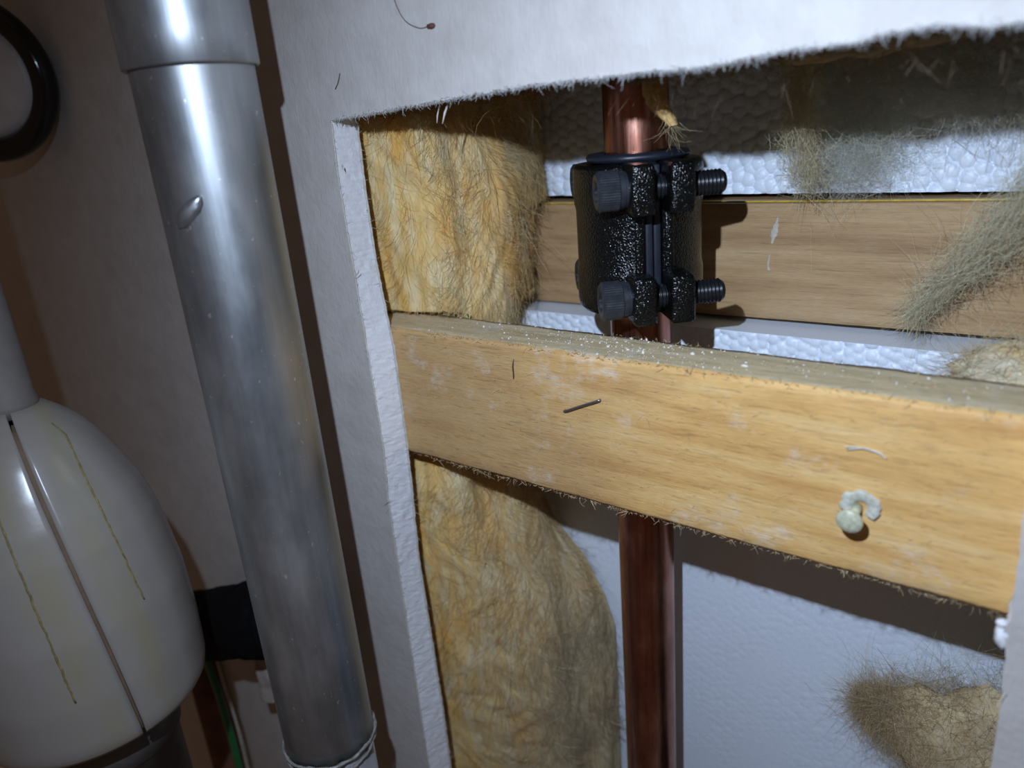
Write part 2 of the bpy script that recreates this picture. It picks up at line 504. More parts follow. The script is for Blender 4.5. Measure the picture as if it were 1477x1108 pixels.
v, f = strip(pts, np.clip(w, 0.1, 1.4), 0.4, (1, 0.1, 0), (0.0, 1, 0)); mb.add(v, f)
mb.build('paper_lip', LIP, wall, smooth=False)

# fuzz of torn paper: along the top edge and the left edge
n = 2600
x = rng.uniform(-212, -4, n); z = interp(TOP_F, x) + rng.uniform(-0.2, 0.7, n)
p0 = np.stack([x, rng.uniform(-0.1, 0.5, n), z], 1)
d0 = np.stack([rng.normal(0, 0.7, n), rng.normal(-0.25, 0.35, n), -np.abs(rng.normal(0.9, 0.5, n))], 1)
vA, fA, cA = fibres(p0, d0, rng.gamma(2, 0.45, n) + 0.3, 0.09, 3, 0.5, None, np.tile([[0.72, 0.72, 0.72]], (n, 1)))
obj('paper_fuzz', vA, fA, PSTRAND, wall, colors=cA)['kind'] = 'stuff'
n = 700
z = rng.uniform(-300, 3, n); sd = rng.random(n) < 0.6
x = np.where(sd, interp(LEFT_B, z), interp(LEFT_F, z))
p0 = np.stack([x, np.where(sd, T - 0.4, 0.2), z], 1)
d0 = np.stack([np.abs(rng.normal(0.8, 0.4, n)), rng.normal(-0.2, 0.4, n), rng.normal(0, 0.9, n)], 1)
vA, fA, cA = fibres(p0, d0, rng.gamma(2, 0.5, n) + 0.3, 0.08, 3, 0.6, None, np.tile([[0.74, 0.74, 0.72]], (n, 1)))
obj('paper_fuzz', vA, fA, PSTRAND, wall, colors=cA)['kind'] = 'stuff'

# broken plaster crumb hanging on the right-hand edge, and two torn paper curls
def lump(c, r, seed, sub=3, amp=0.35, fr=0.35):
    bm = bmesh.new(); bmesh.ops.create_icosphere(bm, subdivisions=sub, radius=1.0)
    v = np.array([list(x.co) for x in bm.verts]); f = [tuple(q.index for q in fc.verts) for fc in bm.faces]; bm.free()
    n_ = fbm(v * (1 / fr) * 0.6 + seed * 7.7, 3)[:, None]
    return v * np.array(r) * (1 + amp * n_) + np.array(c), f
v, f = lump((-3.2, 2.2, -124.4), (2.0, 2.6, 3.6), 3)
mb = MB(); mb.add(v, f); v, f = lump((-4.0, 1.0, -120.6), (1.2, 1.2, 1.0), 5); mb.add(v, f)
mb.build('plaster_chunk', GYPSUM, wall)
mb = MB()
for (cx, cz, l, a) in ((-1.4, -139.5, 4.2, 1.9), (-210.6, -11.0, 3.0, 0.4), (-210.0, -48.0, 3.5, 2.4), (-213.2, -143.5, 3.2, 2.8)):
    t = np.linspace(0, 1, 8)
    pts = np.stack([cx + l * t * math.cos(a) * 0.6, -0.2 - 1.4 * t ** 2, cz - l * t * math.sin(a) * 0.8], 1)
    v, f = strip(pts, 1.3 * (1 - t) + 0.2, 0.25, (0.5, -0.3, 0.7), (0, 0.5, 0.2)); mb.add(v, f)
mb.build('paper_curl', LIP, wall, smooth=False)

# sheathing that closes the cavity behind everything
SHEATH = mat_simple('sheathing_board', (0.16, 0.12, 0.09), 0.9, 0, 0.2, 0.05)
def box(lo, hi):
    v = [(x, y, z) for x in (lo[0], hi[0]) for y in (lo[1], hi[1]) for z in (lo[2], hi[2])]
    return v, [(0, 1, 3, 2), (4, 6, 7, 5), (0, 4, 5, 1), (2, 3, 7, 6), (0, 2, 6, 4), (1, 5, 7, 3)]
mb = MB(); mb.add(*box((-600, 140, -800), (500, 150, 500)))
o = mb.build('wall_back', SHEATH, None, smooth=False); tag(o, 'dark sheathing board closing the back of the wall cavity', 'wall', kind='structure')
mb = MB(); mb.add(*box((-262, T, -800), (-252, 140, 500)))
o = mb.build('wall_left', WOOD_B, None, smooth=False); tag(o, 'side of the wall cavity behind the glass wool batt', 'wall', kind='structure')
mb = MB(); mb.add(*box((60, T, -800), (72, 140, 500)))
o = mb.build('wall_right', WOOD_B, None, smooth=False); tag(o, 'side of the wall cavity beyond the right edge of the opening', 'wall', kind='structure')

# ------------------------------------------------------------------ battens
def batten(name, x0, x1, y0, y1, z0a, z1a, z0b, z1b, mat, rough, rnd, label, seed, nx=260, top_mat=None):
    """a sawn board with worn edges; z values at its left (a) and right (b) ends"""
    prof = []
    ny, nz = 8, 14
    r = rnd
    # profile loop in (y, zfrac) with rounded front top edge
    H = z1a - z0a
    loop = []
    for k in range(nz + 1): loop.append((y0, z0a + r * 0.4 + (H - r - r * 0.4) * k / nz))
    for a in np.linspace(0, math.pi / 2, 6)[1:]: loop.append((y0 + r * (1 - math.cos(a)), z1a - r + r * math.sin(a)))
    for k in range(1, ny + 1): loop.append((y0 + r + (y1 - y0 - r) * k / ny, z1a))
    loop += [(y1, z1a - H * 0.5), (y1, z0a)]
    for k in range(1, 5): loop.append((y1 + (y0 + 0.4 - y1) * k / 4, z0a))
    loop = np.array(loop); nl = len(loop)
    xs = np.linspace(x0, x1, nx); v = []
    for x in xs:
        t = (x - x0) / (x1 - x0)
        z = loop[:, 1]; fz = (z - z0a) / H
        za = z0a + (z0b - z0a) * t; zb = z1a + (z1b - z1a) * t
        v.append(np.stack([np.full(nl, x), loop[:, 0], za + fz * (zb - za)], 1))
    v = np.stack(v, 0)
    P = v.reshape(-1, 3)
    d1 = fbm(P * np.array([0.06, 0.3, 0.5]) + seed, 3) * rough
    d2 = fbm(P * np.array([0.9, 0.9, 0.9]) + seed, 2) * rough * 0.5
    cy, cz = (y0 + y1) / 2, (z0a + z1a) / 2
    dirv = np.stack([P[:, 0] * 0, np.clip((P[:, 1] - cy) / ((y1 - y0) / 2), -1, 1), np.clip((P[:, 2] - cz) / (H / 2), -1, 1)], 1)
    P = P + dirv * (d1 + d2)[:, None]
    f = [tuple(q) for q in grid_faces(nx, nl)]
    f += [((i) * nl + nl - 1, (i + 1) * nl + nl - 1, (i + 1) * nl, i * nl) for i in range(nx - 1)]
    f = [tuple(reversed(q)) for q in f]
    f += [tuple(range(nl)), tuple((nx - 1) * nl + j for j in reversed(range(nl)))]
    e = empty(name, ((x0 + x1) / 2, cy, z0a), label, 'batten')
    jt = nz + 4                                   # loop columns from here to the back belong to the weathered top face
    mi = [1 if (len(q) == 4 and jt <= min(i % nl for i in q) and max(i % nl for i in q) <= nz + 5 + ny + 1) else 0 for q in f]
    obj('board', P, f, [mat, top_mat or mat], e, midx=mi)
    return e
fb = batten('wooden_batten', -232, 45, T, 34.0, -124.1, -72.0, -125.6, -73.0, WOOD_F, 0.35, 2.2,
            'rough-sawn orange-tan wooden batten across the front of the opening, holding a nail', 11.0, 260, WOOD_T)
bb = batten('wooden_batten', -245, 50, 97.0, 122.0, -81.2, -37.2, -78.4, -35.8, WOOD_B, 0.12, 0.8,
            'smooth brown wooden batten at the back of the cavity behind the black clamp', 31.0, 160)
# yellow glue line and white scrape on the back batten
GLUE = mat_simple('yellow_glue', (0.62, 0.40, 0.04), 0.35, 0, 0.3, 0.3, 0.3, 0.8, 0.3)
xs = np.linspace(-200, 40, 120)
zt = -37.2 + (xs + 245) / 295 * 1.4
w = 1.4 + 0.8 * fbm(np.stack([xs * 0.08, xs * 0 + 4, xs * 0], 1), 3)
mb = MB(); v, f = strip(np.stack([xs, np.full_like(xs, 99.6), zt + 0.05], 1), w, 0.45, (0, 2.2, 0), (0, 0, 1)); mb.add(v, f)
o = mb.build('glue_line', GLUE, bb); o['label'] = 'thin yellow line of glue along the top edge'
SCR = mat_simple('white_scrape', (0.52, 0.46, 0.38), 0.8, 0, 0.2, 0.4)
def blob_patch(path, wid, y, th, seed):
    path = np.asarray(path, float); n_ = len(path); v = []; f = []
    for i, (x, z) in enumerate(path):
        ww = wid[i] * (1 + 0.5 * perlin([[i * 0.8, seed, 0.3]])[0])
        v += [(x - ww, y + 0.15, z), (x - ww * 0.4, y - th, z), (x + ww * 0.5, y - th * 0.8, z), (x + ww, y + 0.15, z)]
    for i in range(n_ - 1):
        for j in range(3): f.append((i * 4 + j, i * 4 + j + 1, (i + 1) * 4 + j + 1, (i + 1) * 4 + j))
    return v, f
mb = MB(); tt = np.linspace(0, 1, 14)
v, f = blob_patch(np.stack([-91.5 - 1.8 * tt, -41.5 - 9.5 * tt], 1), 0.35 + 1.0 * np.sin(tt * 3.1) ** 2, 96.9, 0.25, 3.3); mb.add(v, f)
v, f = blob_patch(np.stack([-94.0 - 0.8 * tt + 2.2 * np.clip(tt - 0.7, 0, 1), -55 - 6 * tt], 1), 0.25 + 0.2 * tt, 96.9, 0.2, 5.3); mb.add(v, f)
o = mb.build('paint_scrape', SCR, bb); o['label'] = 'white scrape of paint on the brown wood'

# splinters on the front batten's sawn edges
n = 1500
x = rng.uniform(-208, 10, n); top = rng.random(n) < 0.72
zt = np.where(top, -72.2 - (x + 232) / 277, -124.2 - (x + 232) / 185 * 1.0); yy = np.where(top, rng.choice([12.6, 34.0, 24.0], n, p=[0.35, 0.35, 0.3]) + rng.normal(0, 0.8, n), T + 0.2)
p0 = np.stack([x, yy, zt + rng.uniform(-0.6, 0.1, n)], 1)
d0 = np.stack([rng.normal(0, 1.0, n), rng.normal(-0.2, 0.5, n), np.where(top, np.abs(rng.normal(0.5, 0.4, n)), -np.abs(rng.normal(0.4, 0.3, n)))], 1)
cw = np.array([[0.72, 0.56, 0.34]]) * rng.uniform(0.8, 1.3, (n, 1))
vA, fA, cA = fibres(p0, d0, rng.gamma(2, 0.55, n) + 0.3, rng.uniform(0.05, 0.13, n), 3, 0.5, None, np.clip(cw, 0, 0.9))
o = obj('splinters', vA, fA, PSTRAND, fb, colors=cA); o['kind'] = 'stuff'
n = 1100
p0 = np.stack([rng.uniform(-205, 0, n), np.full(n, T + 0.05), rng.uniform(-122, -75, n)], 1)
d0 = np.stack([rng.choice([-1, 1], n) * 1.0, rng.normal(-0.18, 0.1, n), rng.normal(0, 0.25, n)], 1)
cw = np.array([[0.80, 0.62, 0.36]]) * rng.uniform(0.75, 1.2, (n, 1))
vA, fA, cA = fibres(p0, d0, rng.gamma(2, 0.5, n) + 0.4, rng.uniform(0.04, 0.08, n), 3, 0.3, None, np.clip(cw, 0, 0.9))
o = obj('raised_grain', vA, fA, PSTRAND, fb, colors=cA); o['kind'] = 'stuff'
t = np.linspace(0, 1, 12); mb = MB()
v, f = blob_patch(np.stack([-43.5 + 8.5 * t, -88.0 + 0.8 * np.sin(t * 3)], 1), 0.4 + 0.5 * np.sin(t * 3.1), T, 0.5, 2.0)
v = np.array(v); mb.add(v, f)
v, f = tube(smooth_path([(-43, 11.7, -88.6), (-39, 11.3, -87.2), (-35.0, 11.4, -88.0), (-33.5, 11.7, -89.2)], 14), 0.22, 6); mb.add(v, f)
o = mb.build('splinter', LIP, fb); o['label'] = 'pale lifted splinter in the face of the board'
# white plaster crumbs and sawdust lying on the batten's upper side
def crumbs(P, sizes, seed):
    bm = bmesh.new(); bmesh.ops.create_icosphere(bm, subdivisions=1, radius=1.0)
    bv = np.array([list(x.co) for x in bm.verts]); bf = np.array([[q.index for q in fc.verts] for fc in bm.faces]); bm.free()
    n_ = len(P); r = np.random.default_rng(seed)
    v = bv[None] * (1 + 0.35 * r.normal(size=(n_, len(bv), 1))) * sizes[:, None, None] * r.uniform(0.5, 1.5, (n_, 1, 3)) + P[:, None, :]
    f = bf[None] + (np.arange(n_) * len(bv))[:, None, None]
    return v.reshape(-1, 3), f.reshape(-1, 3)
n = 520
x = np.where(rng.random(n) < 0.6, rng.normal(-118, 24, n), rng.uniform(-205, 20, n))
P = np.stack([x, rng.uniform(13.6, 33.6, n), -72.0 - (x + 232) / 277 + 0.05], 1)
v, f = crumbs(P, rng.gamma(1.3, 0.10, n) + 0.05, 5)
CRUMB = mat_simple('plaster_crumbs', (0.66, 0.63, 0.56), 0.9)
o = obj('plaster_crumbs', v, f, CRUMB, None, base=(-100, 24, -71.3)); tag(o, 'white plaster crumbs and dust scattered along the top of the front batten', 'debris', kind='stuff')

# ------------------------------------------------------------------ polystyrene boards with fused beads
def bead_field(X, Z, cell, seed):
    """height of fused round beads: pillow over a jittered voronoi lattice"""
    r = np.random.default_rng(seed)
    jx = r.uniform(-0.27, 0.27, (400, 400)); jz = r.uniform(-0.27, 0.27, (400, 400)); hh = r.uniform(0.0, 1.0, (400, 400))
    gx = X / cell; gz = Z / cell + 0.5 * (np.floor(X / cell) % 2)
    ix = np.floor(gx).astype(int); iz = np.floor(gz).astype(int)
    d1 = np.full(X.shape, 9.0); d2 = np.full(X.shape, 9.0); h1 = np.zeros(X.shape)
    for a in (-1, 0, 1):
        for b in (-1, 0, 1):
            A = (ix + a) % 400; B = (iz + b) % 400
            d = np.hypot(ix + a + 0.5 + jx[A, B] - gx, iz + b + 0.5 + jz[A, B] - gz - 0.5 * (((ix + a) % 2) - (ix % 2))) + 0.16 * hh[A, B]
            new = d < d1
            d2 = np.where(new, d1, np.minimum(d2, d)); h1 = np.where(new, hh[A, B], h1); d1 = np.where(new, d, d1)
    dd_ = d1 - 0.16 * h1
    return np.sqrt(np.clip(1 - (dd_ / 0.74) ** 2, 0.0, 1)) - 0.22 * np.exp(-(d2 - d1) / 0.07) - 0.12 * h1
def foam(name, x0, x1, z0, z1, y, yb, cell, amp, step, label, seed, ampz):
    e = empty(name, ((x0 + x1) / 2, (y + yb) / 2, z0), label, 'foam board')
    xs = np.arange(x0, x1 + step, step); zs = np.arange(z0, z1 + step * 0.5, step)
    X, Z = np.meshgrid(xs, zs, indexing='ij')
    hgt = bead_field(X, Z, cell, seed) * amp * ampz(Z)
    hgt += 0.25 * fbm(np.stack([X * 0.03, Z * 0.03, X * 0], -1), 2)
    P = np.stack([X, y - hgt, Z], -1).reshape(-1, 3)
    f = grid_faces(len(xs), len(zs))[:, ::-1]
    o = obj('bead_face', P, f, FOAM, e); o['kind'] = 'stuff'
    o['label'] = 'face of fused white beads'
    mb = MB(); v, fc = rbox((x0, y - 0.1, z0), (x1, yb, z1), 0.3); mb.add(v, fc)
    mb.build('board', FOAM, e, smooth=False)
    return e
foam('foam_board', -222, 50, -34.6, 60, 111.2, 138, 4.6, 1.7, 0.5,
     'white beaded polystyrene board above the back batten, partly veiled by grey fluff', 21, lambda z: 1.0)
foam('foam_board', -250, 50, -340, -81.6, 83.2, 138, 3.7, 1.4, 0.6,
     'large white polystyrene sheet filling the back of the cavity below the back batten', 22,
     lambda z: np.clip((z + 128) / 14, 0.16, 1.0))

# ------------------------------------------------------------------ copper pipe
CPX, CPY, CPR = -125.6, 55.0, 10.9
cu = empty('copper_pipe', (CPX, CPY, -345), 'reddish copper pipe running vertically behind the front batten and through the black clamp', 'pipe')
prof = [(CPR, h) for h in np.linspace(0, 500, 60)]
v, f = lathe(prof, 64, (CPX, CPY, -345)); obj('tube', v, f, COPPER, cu)

# ------------------------------------------------------------------ black split pipe clamp
TH = math.radians(42)
AX = np.array([math.cos(TH), math.sin(TH), 0]); NX = np.array([math.sin(TH), -math.cos(TH), 0]); ZX = np.array([0, 0, 1.0])
FR = np.stack([AX, NX, ZX])
CO = np.array([CPX, CPY, 0.0])
Z0, Z1 = -65.5, -16.5
ZU, ZL = -23.8, -58.6
clamp = empty('pipe_clamp', (CPX, CPY, Z0), 'black cast two-piece clamp bolted around the copper pipe', 'clamp')
RO, RI, GAP = 21.8, 15.6, 3.3
def local(pts): return np.asarray(pts, float) @ FR + CO
def half(sgn):
    # half ring in (a, n) plane, swept over z with rounded rims and a lighter waist
    zs = [Z0, Z0 + 1.2, Z0 + 3, Z0 + 13, Z0 + 15, Z1 - 15, Z1 - 13, Z1 - 3, Z1 - 1.2, Z1]
    ro = [RO - 1.3, RO - 0.35, RO, RO, RO - 0.5, RO - 0.5, RO, RO, RO - 0.35, RO - 1.3]
    zs2 = []; ro2 = []
    for i in range(len(zs) - 1):
        for t in np.linspace(0, 1, 4)[:-1]: zs2.append(zs[i] + (zs[i + 1] - zs[i]) * t); ro2.append(ro[i] + (ro[i + 1] - ro[i]) * t)
    zs2.append(zs[-1]); ro2.append(ro[-1])
    am = math.asin(GAP / RO)
    ang = np.linspace(math.pi / 2 + am, 3 * math.pi / 2 - am, 40)
    v = []; ncol = 2 * len(ang)
    for z, r in zip(zs2, ro2):
        for a in ang: v.append((sgn * -r * math.cos(a) * -1, r * math.sin(a), z))
        for a in ang[::-1]: v.append((sgn * RI * math.cos(a), RI * math.sin(a), z))
    f = []; m_ = len(zs2)
    for k in range(m_ - 1):
        for j in range(ncol):
            j2 = (j + 1) % ncol
            f.append((k * ncol + j, k * ncol + j2, (k + 1) * ncol + j2, (k + 1) * ncol + j))
    h = len(ang)
    for k in (0, m_ - 1):
        for j in range(h - 1): f.append((k * ncol + j, k * ncol + j + 1, k * ncol + ncol - 2 - j, k * ncol + ncol - 1 - j))
    return local(v), f
def lug(sgn, nsg, zc):
    lo = (-9.4, 14.0, zc - 7.9); hi = (-1.7, 30.4, zc + 7.9)
    if sgn > 0: lo, hi = (2.8, 14.0, zc - 7.9), (10.8, 30.4, zc + 7.9)
    if nsg < 0: lo, hi = (lo[0], -hi[1], lo[2]), (hi[0], -lo[1], hi[2])
    return rbox(lo, hi, 1.5, FR, CO)
def fix_normals(o):
    bm = bmesh.new(); bm.from_mesh(o.data); bmesh.ops.recalc_face_normals(bm, faces=bm.faces[:]); bm.to_mesh(o.data); bm.free()
for sgn in (-1, 1):
    v, f = half(sgn)
    hf = obj('clamp_half', v, f, CAST, clamp); fix_normals(hf)
    if sgn > 0: hf['label'] = 'rear half shell nearer the brown batten'
    for nsg in (1, -1):
        for zc in (ZU, ZL):
            v, f = lug(sgn, nsg, zc); lg = obj('lug', v, f, CAST, hf)
    # bead where lugs blend into the shell, front side
    for nsg in (1, -1):
        mb = MB(); a0, a1 = ((-6.4, -GAP) if sgn < 0 else (GAP, 6.4))
        y0_, y1_ = (14.5, 21.6) if nsg > 0 else (-21.6, -14.5)
        v, f = rbox((a0, y0_, Z0 + 0.8), (a1, y1_, Z1 - 0.8), 0.8, FR, CO); mb.add(v, f)
        mb.build('flange', CAST, hf)
# rubber liner with a rolled collar above the shell and a lip in the split
prof = [(CPR + 0.15, Z0 - 0.5), (RI - 0.2, Z0 - 0.5), (RI - 0.2, Z1 + 0.2), (RI + 1.4, Z1 + 0.6), (RI + 1.9, Z1 + 1.7), (RI + 1.2, Z1 + 2.7), (RI - 1.2, Z1 + 3.1), (CPR + 0.9, Z1 + 2.6), (CPR + 0.15, Z1 + 1.6)]
mb = MB(); v, f = lathe(prof, 56, (CPX, CPY, 0), cap0=False, cap1=False, rmod=lambda k, j: 1 + (0.012 * math.sin(j * 0.9) + 0.01 * math.sin(j * 0.37) if k >= 3 and k < 7 else 0)); mb.add(v, f)
for nsg in (1, -1):
    y0_, y1_ = (12.0, 20.4) if nsg > 0 else (-20.4, -12.0)
    v, f = rbox((-2.9, y0_, Z0 + 1), (-0.3, y1_, Z1 - 0.5), 0.7, FR, CO); mb.add(v, f)
    v, f = rbox((0.1, y0_, Z0 + 1), (2.7, y1_ - nsg * 1.2, Z1 - 0.5), 0.7, FR, CO); mb.add(v, f)
mb.build('rubber_liner', RUBBER, clamp)
# socket-head bolts
def bolt_meshes():
    mb = MB()
    # knurled head, face at a=-h
    def knurl(k, j): return 1.0 + (0.016 if (j % 2 == 0 and 3 <= k <= 6) else 0.0)
    R_ = 6.2
    prof = [(3.45, 3.2), (3.45, 0.3), (3.75, 0.0), (R_ - 0.9, 0.0), (R_, 0.9), (R_, 6.6), (R_ - 0.25, 6.9), (R_ - 0.25, 8.4)]
    v, f = lathe(prof, 96, (0, 0, 0), (1, 0, 0), cap0=True, cap1=True, rmod=lambda k, j: (1.0 + (0.028 if j % 2 else 0.0)) if k in (4, 5) else (1 - 0.13 * (0.5 - 0.5 * math.cos(6 * 2 * math.pi * j / 96)) if k in (0, 1) else 1))
    mb.add(v, f)
    prof = [(5.6, 8.3), (5.7, 8.5), (5.7, 9.4), (5.6, 9.5)]
    v, f = lathe(prof, 48, (0, 0, 0), (1, 0, 0)); mb.add(v, f)
    head = mb
    th = MB(); prof = [(3.3, 8.5)]
    h = 9.0
    while h < 39.5:
        prof += [(3.35, h), (3.98, h + 0.42), (3.98, h + 0.58), (3.35, h + 1.0)]; h += 1.25
    prof += [(3.4, h + 0.1), (2.9, h + 0.7)]
    v, f = lathe(prof, 32, (0, 0, 0), (1, 0, 0)); th.add(v, f)
    return head, th
bh, bt = bolt_meshes()
bolt_src = None
for nsg in (1, -1):
    for zc in (ZU, ZL):
        o0 = local([[-9.4 - 9.4, nsg * 22.2, zc]])[0]
        if bolt_src is None:
            rot = np.stack([AX, np.cross(ZX, AX), ZX])
            hv = np.concatenate(bh.v) @ rot; tv = np.concatenate(bt.v) @ rot
            hd = obj('bolt', hv + o0, bh.f, BOLT, clamp, base=(o0 - base_of(clamp)))
            td = obj('thread', tv + o0, bt.f, THREAD, hd)
            hd['label'] = 'black socket-head bolt'
            bolt_src = (hd, td)
        else:
            h2 = bolt_src[0].copy(); col.objects.link(h2); h2.location = ((o0 - base_of(clamp)) * MM).tolist()
            h2['base'] = (o0 - base_of(clamp)).tolist()
            t2 = bolt_src[1].copy(); col.objects.link(t2); t2.parent = h2
for o in bpy.data.objects:
    if o.name.startswith('bolt'):
        for p in o.data.polygons: p.use_smooth = False

# ------------------------------------------------------------------ glass wool batt
def wool_colors(P, n_streak, grey):
    """the wool's own colours: orange binder, yellow, cream, dusty grey"""
    a = fbm(P * np.array([0.06, 0.06, 0.025]) + 3.3, 3); b = fbm(P * np.array([0.22, 0.22, 0.06]) + 9.1, 3)
    yel = np.array([0.88, 0.60, 0.22]); cream = np.array([0.92, 0.78, 0.50]); ora = np.array([0.90, 0.49, 0.09]); gr = np.array([0.50, 0.43, 0.29])
    c = yel[None] + np.clip(b * 1.6 + 0.25, 0, 1)[:, None] * (cream - yel)
    c = c + np.clip(a * 2.6 - 0.15, 0, 0.95)[:, None] * (ora - c)
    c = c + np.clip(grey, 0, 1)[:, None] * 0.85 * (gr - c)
    return c
ZW0, ZW1 = -342.0, 75.0
CORN = [(75, -186), (0, -185), (-30, -183), (-60, -183), (-95, -188), (-125, -193), (-160, -188), (-200, -178), (-225, -171), (-280, -167), (-342, -167)]   # front corner X at y=44
BACK = [(75, -203), (-10, -202), (-40, -200), (-70, -202), (-95, -206), (-130, -207), (-165, -196), (-183, -189), (-200, -172), (-218, -162), (-234, -157), (-342, -157)]
YBK = [(75, 108), (-34, 108), (-36, 96), (-70, 95), (-82, 80), (-342, 80)]
YFR = [(75, 34), (10, 36), (-20, 41), (-50, 40), (-69, 38), (-72, 37.5), (-124, 37.5), (-130, 37), (-150, 42), (-220, 46), (-342, 48)]
nu, nv = 150, 560
zs = np.linspace(ZW1, ZW0, nv)
prof = []
for z in zs:
    xc, xb, yb, yf = interp(CORN, z), interp(BACK, z), interp(YBK, z), interp(YFR, z)
    kl = interp([(75, 1), (-40, 1), (-71, 0.55), (-71.5, 0), (-125, 0), (-125.5, 0.3), (-150, 1), (-342, 1)], z)
    ctrl = [(-250, yf - 18 * kl), (-222, yf - 19 * kl), ((xc - 213) / 2, yf - 9 * kl), (xc - 11, yf + 0.5), (xc - 3.5, yf + 6), (xc, yf + 18), ((xc + xb) / 2 + 2, (yf + yb) / 2 + 8), (xb, yb)]
    prof.append(smooth_path([(a, b, z) for a, b in ctrl], nu))
G = np.stack(prof, 1)                          # nu, nv, 3
du = np.gradient(G, axis=0); dv = np.gradient(G, axis=1)
N = np.cross(du, dv); N /= np.linalg.norm(N, axis=2)[..., None]
if N[nu // 4, nv // 2, 1] > 0: N = -N
s = np.concatenate([[0], np.cumsum(np.linalg.norm(np.diff(G[:, nv // 2], axis=0), axis=1))])
SS = np.repeat(s[:, None], nv, 1); ZZ = G[..., 2]
wx = fbm(np.stack([SS * 0.03, ZZ * 0.022, SS * 0 + 1.7], -1), 3) * 16
wz = fbm(np.stack([SS * 0.03, ZZ * 0.022, SS * 0 + 5.7], -1), 3) * 15
low = fbm(np.stack([SS * 0.045, ZZ * 0.02, SS * 0 + 2.0], -1), 3)
stk = fbm(np.stack([(SS + wx) * 0.13, (ZZ + wz) * 0.035, SS * 0 + 8.0], -1), 3)
fin = fbm(np.stack([(SS + wx) * 0.5, (ZZ + wz) * 0.11, SS * 0 + 3.0], -1), 3)
rid = 1 - np.abs(stk) * 2.2
fade = np.clip((1 - np.abs(np.linspace(0, 1, nu) * 2 - 1)) * 8, 0.1, 1)[:, None]
press = np.clip(np.abs(ZZ + 98) / 30, 0.15, 1)       # squeezed flat behind the batten
r2 = 1 - np.abs(fbm(np.stack([(SS + 1.2 * wx) * 0.10, (ZZ + 0.4 * wz) * 0.028, SS * 0 + 21.0], -1), 2)) * 2.4
disp = (4.0 * low + 0.8 * rid + 0.9 * r2 + 0.8 * fin - 0.5) * fade * press
W = G + N * disp[..., None]
W[..., 1] = np.maximum(W[..., 1], T + 1.0)
W[..., 1] = np.where((W[..., 2] < -70.9) & (W[..., 2] > -127), np.maximum(W[..., 1], 35.2), W[..., 1])
W[..., 1] = np.where(ZZ < -78, np.minimum(W[..., 1], 80.4), np.where(ZZ < -34, np.minimum(W[..., 1], 96.5), np.minimum(W[..., 1], 109)))
P = W.reshape(-1, 3)
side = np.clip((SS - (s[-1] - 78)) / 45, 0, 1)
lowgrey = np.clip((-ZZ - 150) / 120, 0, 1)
grey = (0.35 * side + 0.8 * side * lowgrey + 0.35 * lowgrey * np.clip(fin + 0.4, 0, 1)).reshape(-1)  # grey skin plus shading painted into the colour towards the right side and bottom
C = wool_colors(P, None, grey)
batt = empty('insulation_batt', (-205, 60, ZW0), 'yellow glass wool batt along the left side of the opening, passing behind the front batten', 'insulation')
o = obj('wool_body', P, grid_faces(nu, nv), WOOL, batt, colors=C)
fix_normals(o)
# loose surface fibres
n = 30000
iu = rng.integers(6, nu - 2, n); iv = rng.integers(40, nv - 3, n)
sel = (W[iu, iv, 2] > -300) & ~((W[iu, iv, 2] < -75) & (W[iu, iv, 2] > -120))
iu, iv = iu[sel], iv[sel]; n = len(iu)
p0 = W[iu, iv] + N[iu, iv] * rng.uniform(-0.3, 0.5, (n, 1))
tv = (W[iu, np.minimum(iv + 1, nv - 1)] - W[iu, iv]); tv /= np.linalg.norm(tv, axis=1)[:, None] + 1e-9
tu = (W[np.minimum(iu + 1, nu - 1), iv] - W[iu, iv]); tu /= np.linalg.norm(tu, axis=1)[:, None] + 1e-9
ang = fbm(np.stack([SS * 0.05, ZZ * 0.03, SS * 0 + 12], -1), 2)[iu, iv] * 3.0 + rng.normal(0, 0.45, n)
d0 = tv * np.cos(ang)[:, None] + tu * np.sin(ang)[:, None] + N[iu, iv] * rng.normal(0.10, 0.14, (n, 1))
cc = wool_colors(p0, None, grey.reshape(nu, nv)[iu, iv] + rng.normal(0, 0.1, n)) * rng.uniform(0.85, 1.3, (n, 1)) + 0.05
vA, fA, cA = fibres(p0, d0, rng.gamma(3, 2.2, n) + 2, rng.uniform(0.035, 0.085, n), 4, 0.28, -N[iu, iv] * 0.12, np.clip(cc, 0, 0.92))
def clear_batten(vA, zo):
    inb = (vA[:, 2] < -70.6) & (vA[:, 2] > -127.0) & (vA[:, 1] < 35.2)
    vA[:, 2] = np.where(inb, np.where(zo > -98, -70.6, -127.0), vA[:, 2])
clear_batten(vA, np.repeat(p0[:, 2], 15))
vA[:, 1] = np.maximum(vA[:, 1], T + 0.6); vA[:, 0] = np.maximum(vA[:, 0], -251.0)
vA[:, 1] = np.where(vA[:, 2] < -74, np.minimum(vA[:, 1], 80.8), np.where(vA[:, 2] < -34, np.minimum(vA[:, 1], 96.7), vA[:, 1]))
o = obj('surface_fibres', vA, fA, STRAND, batt, colors=cA); o['kind'] = 'stuff'
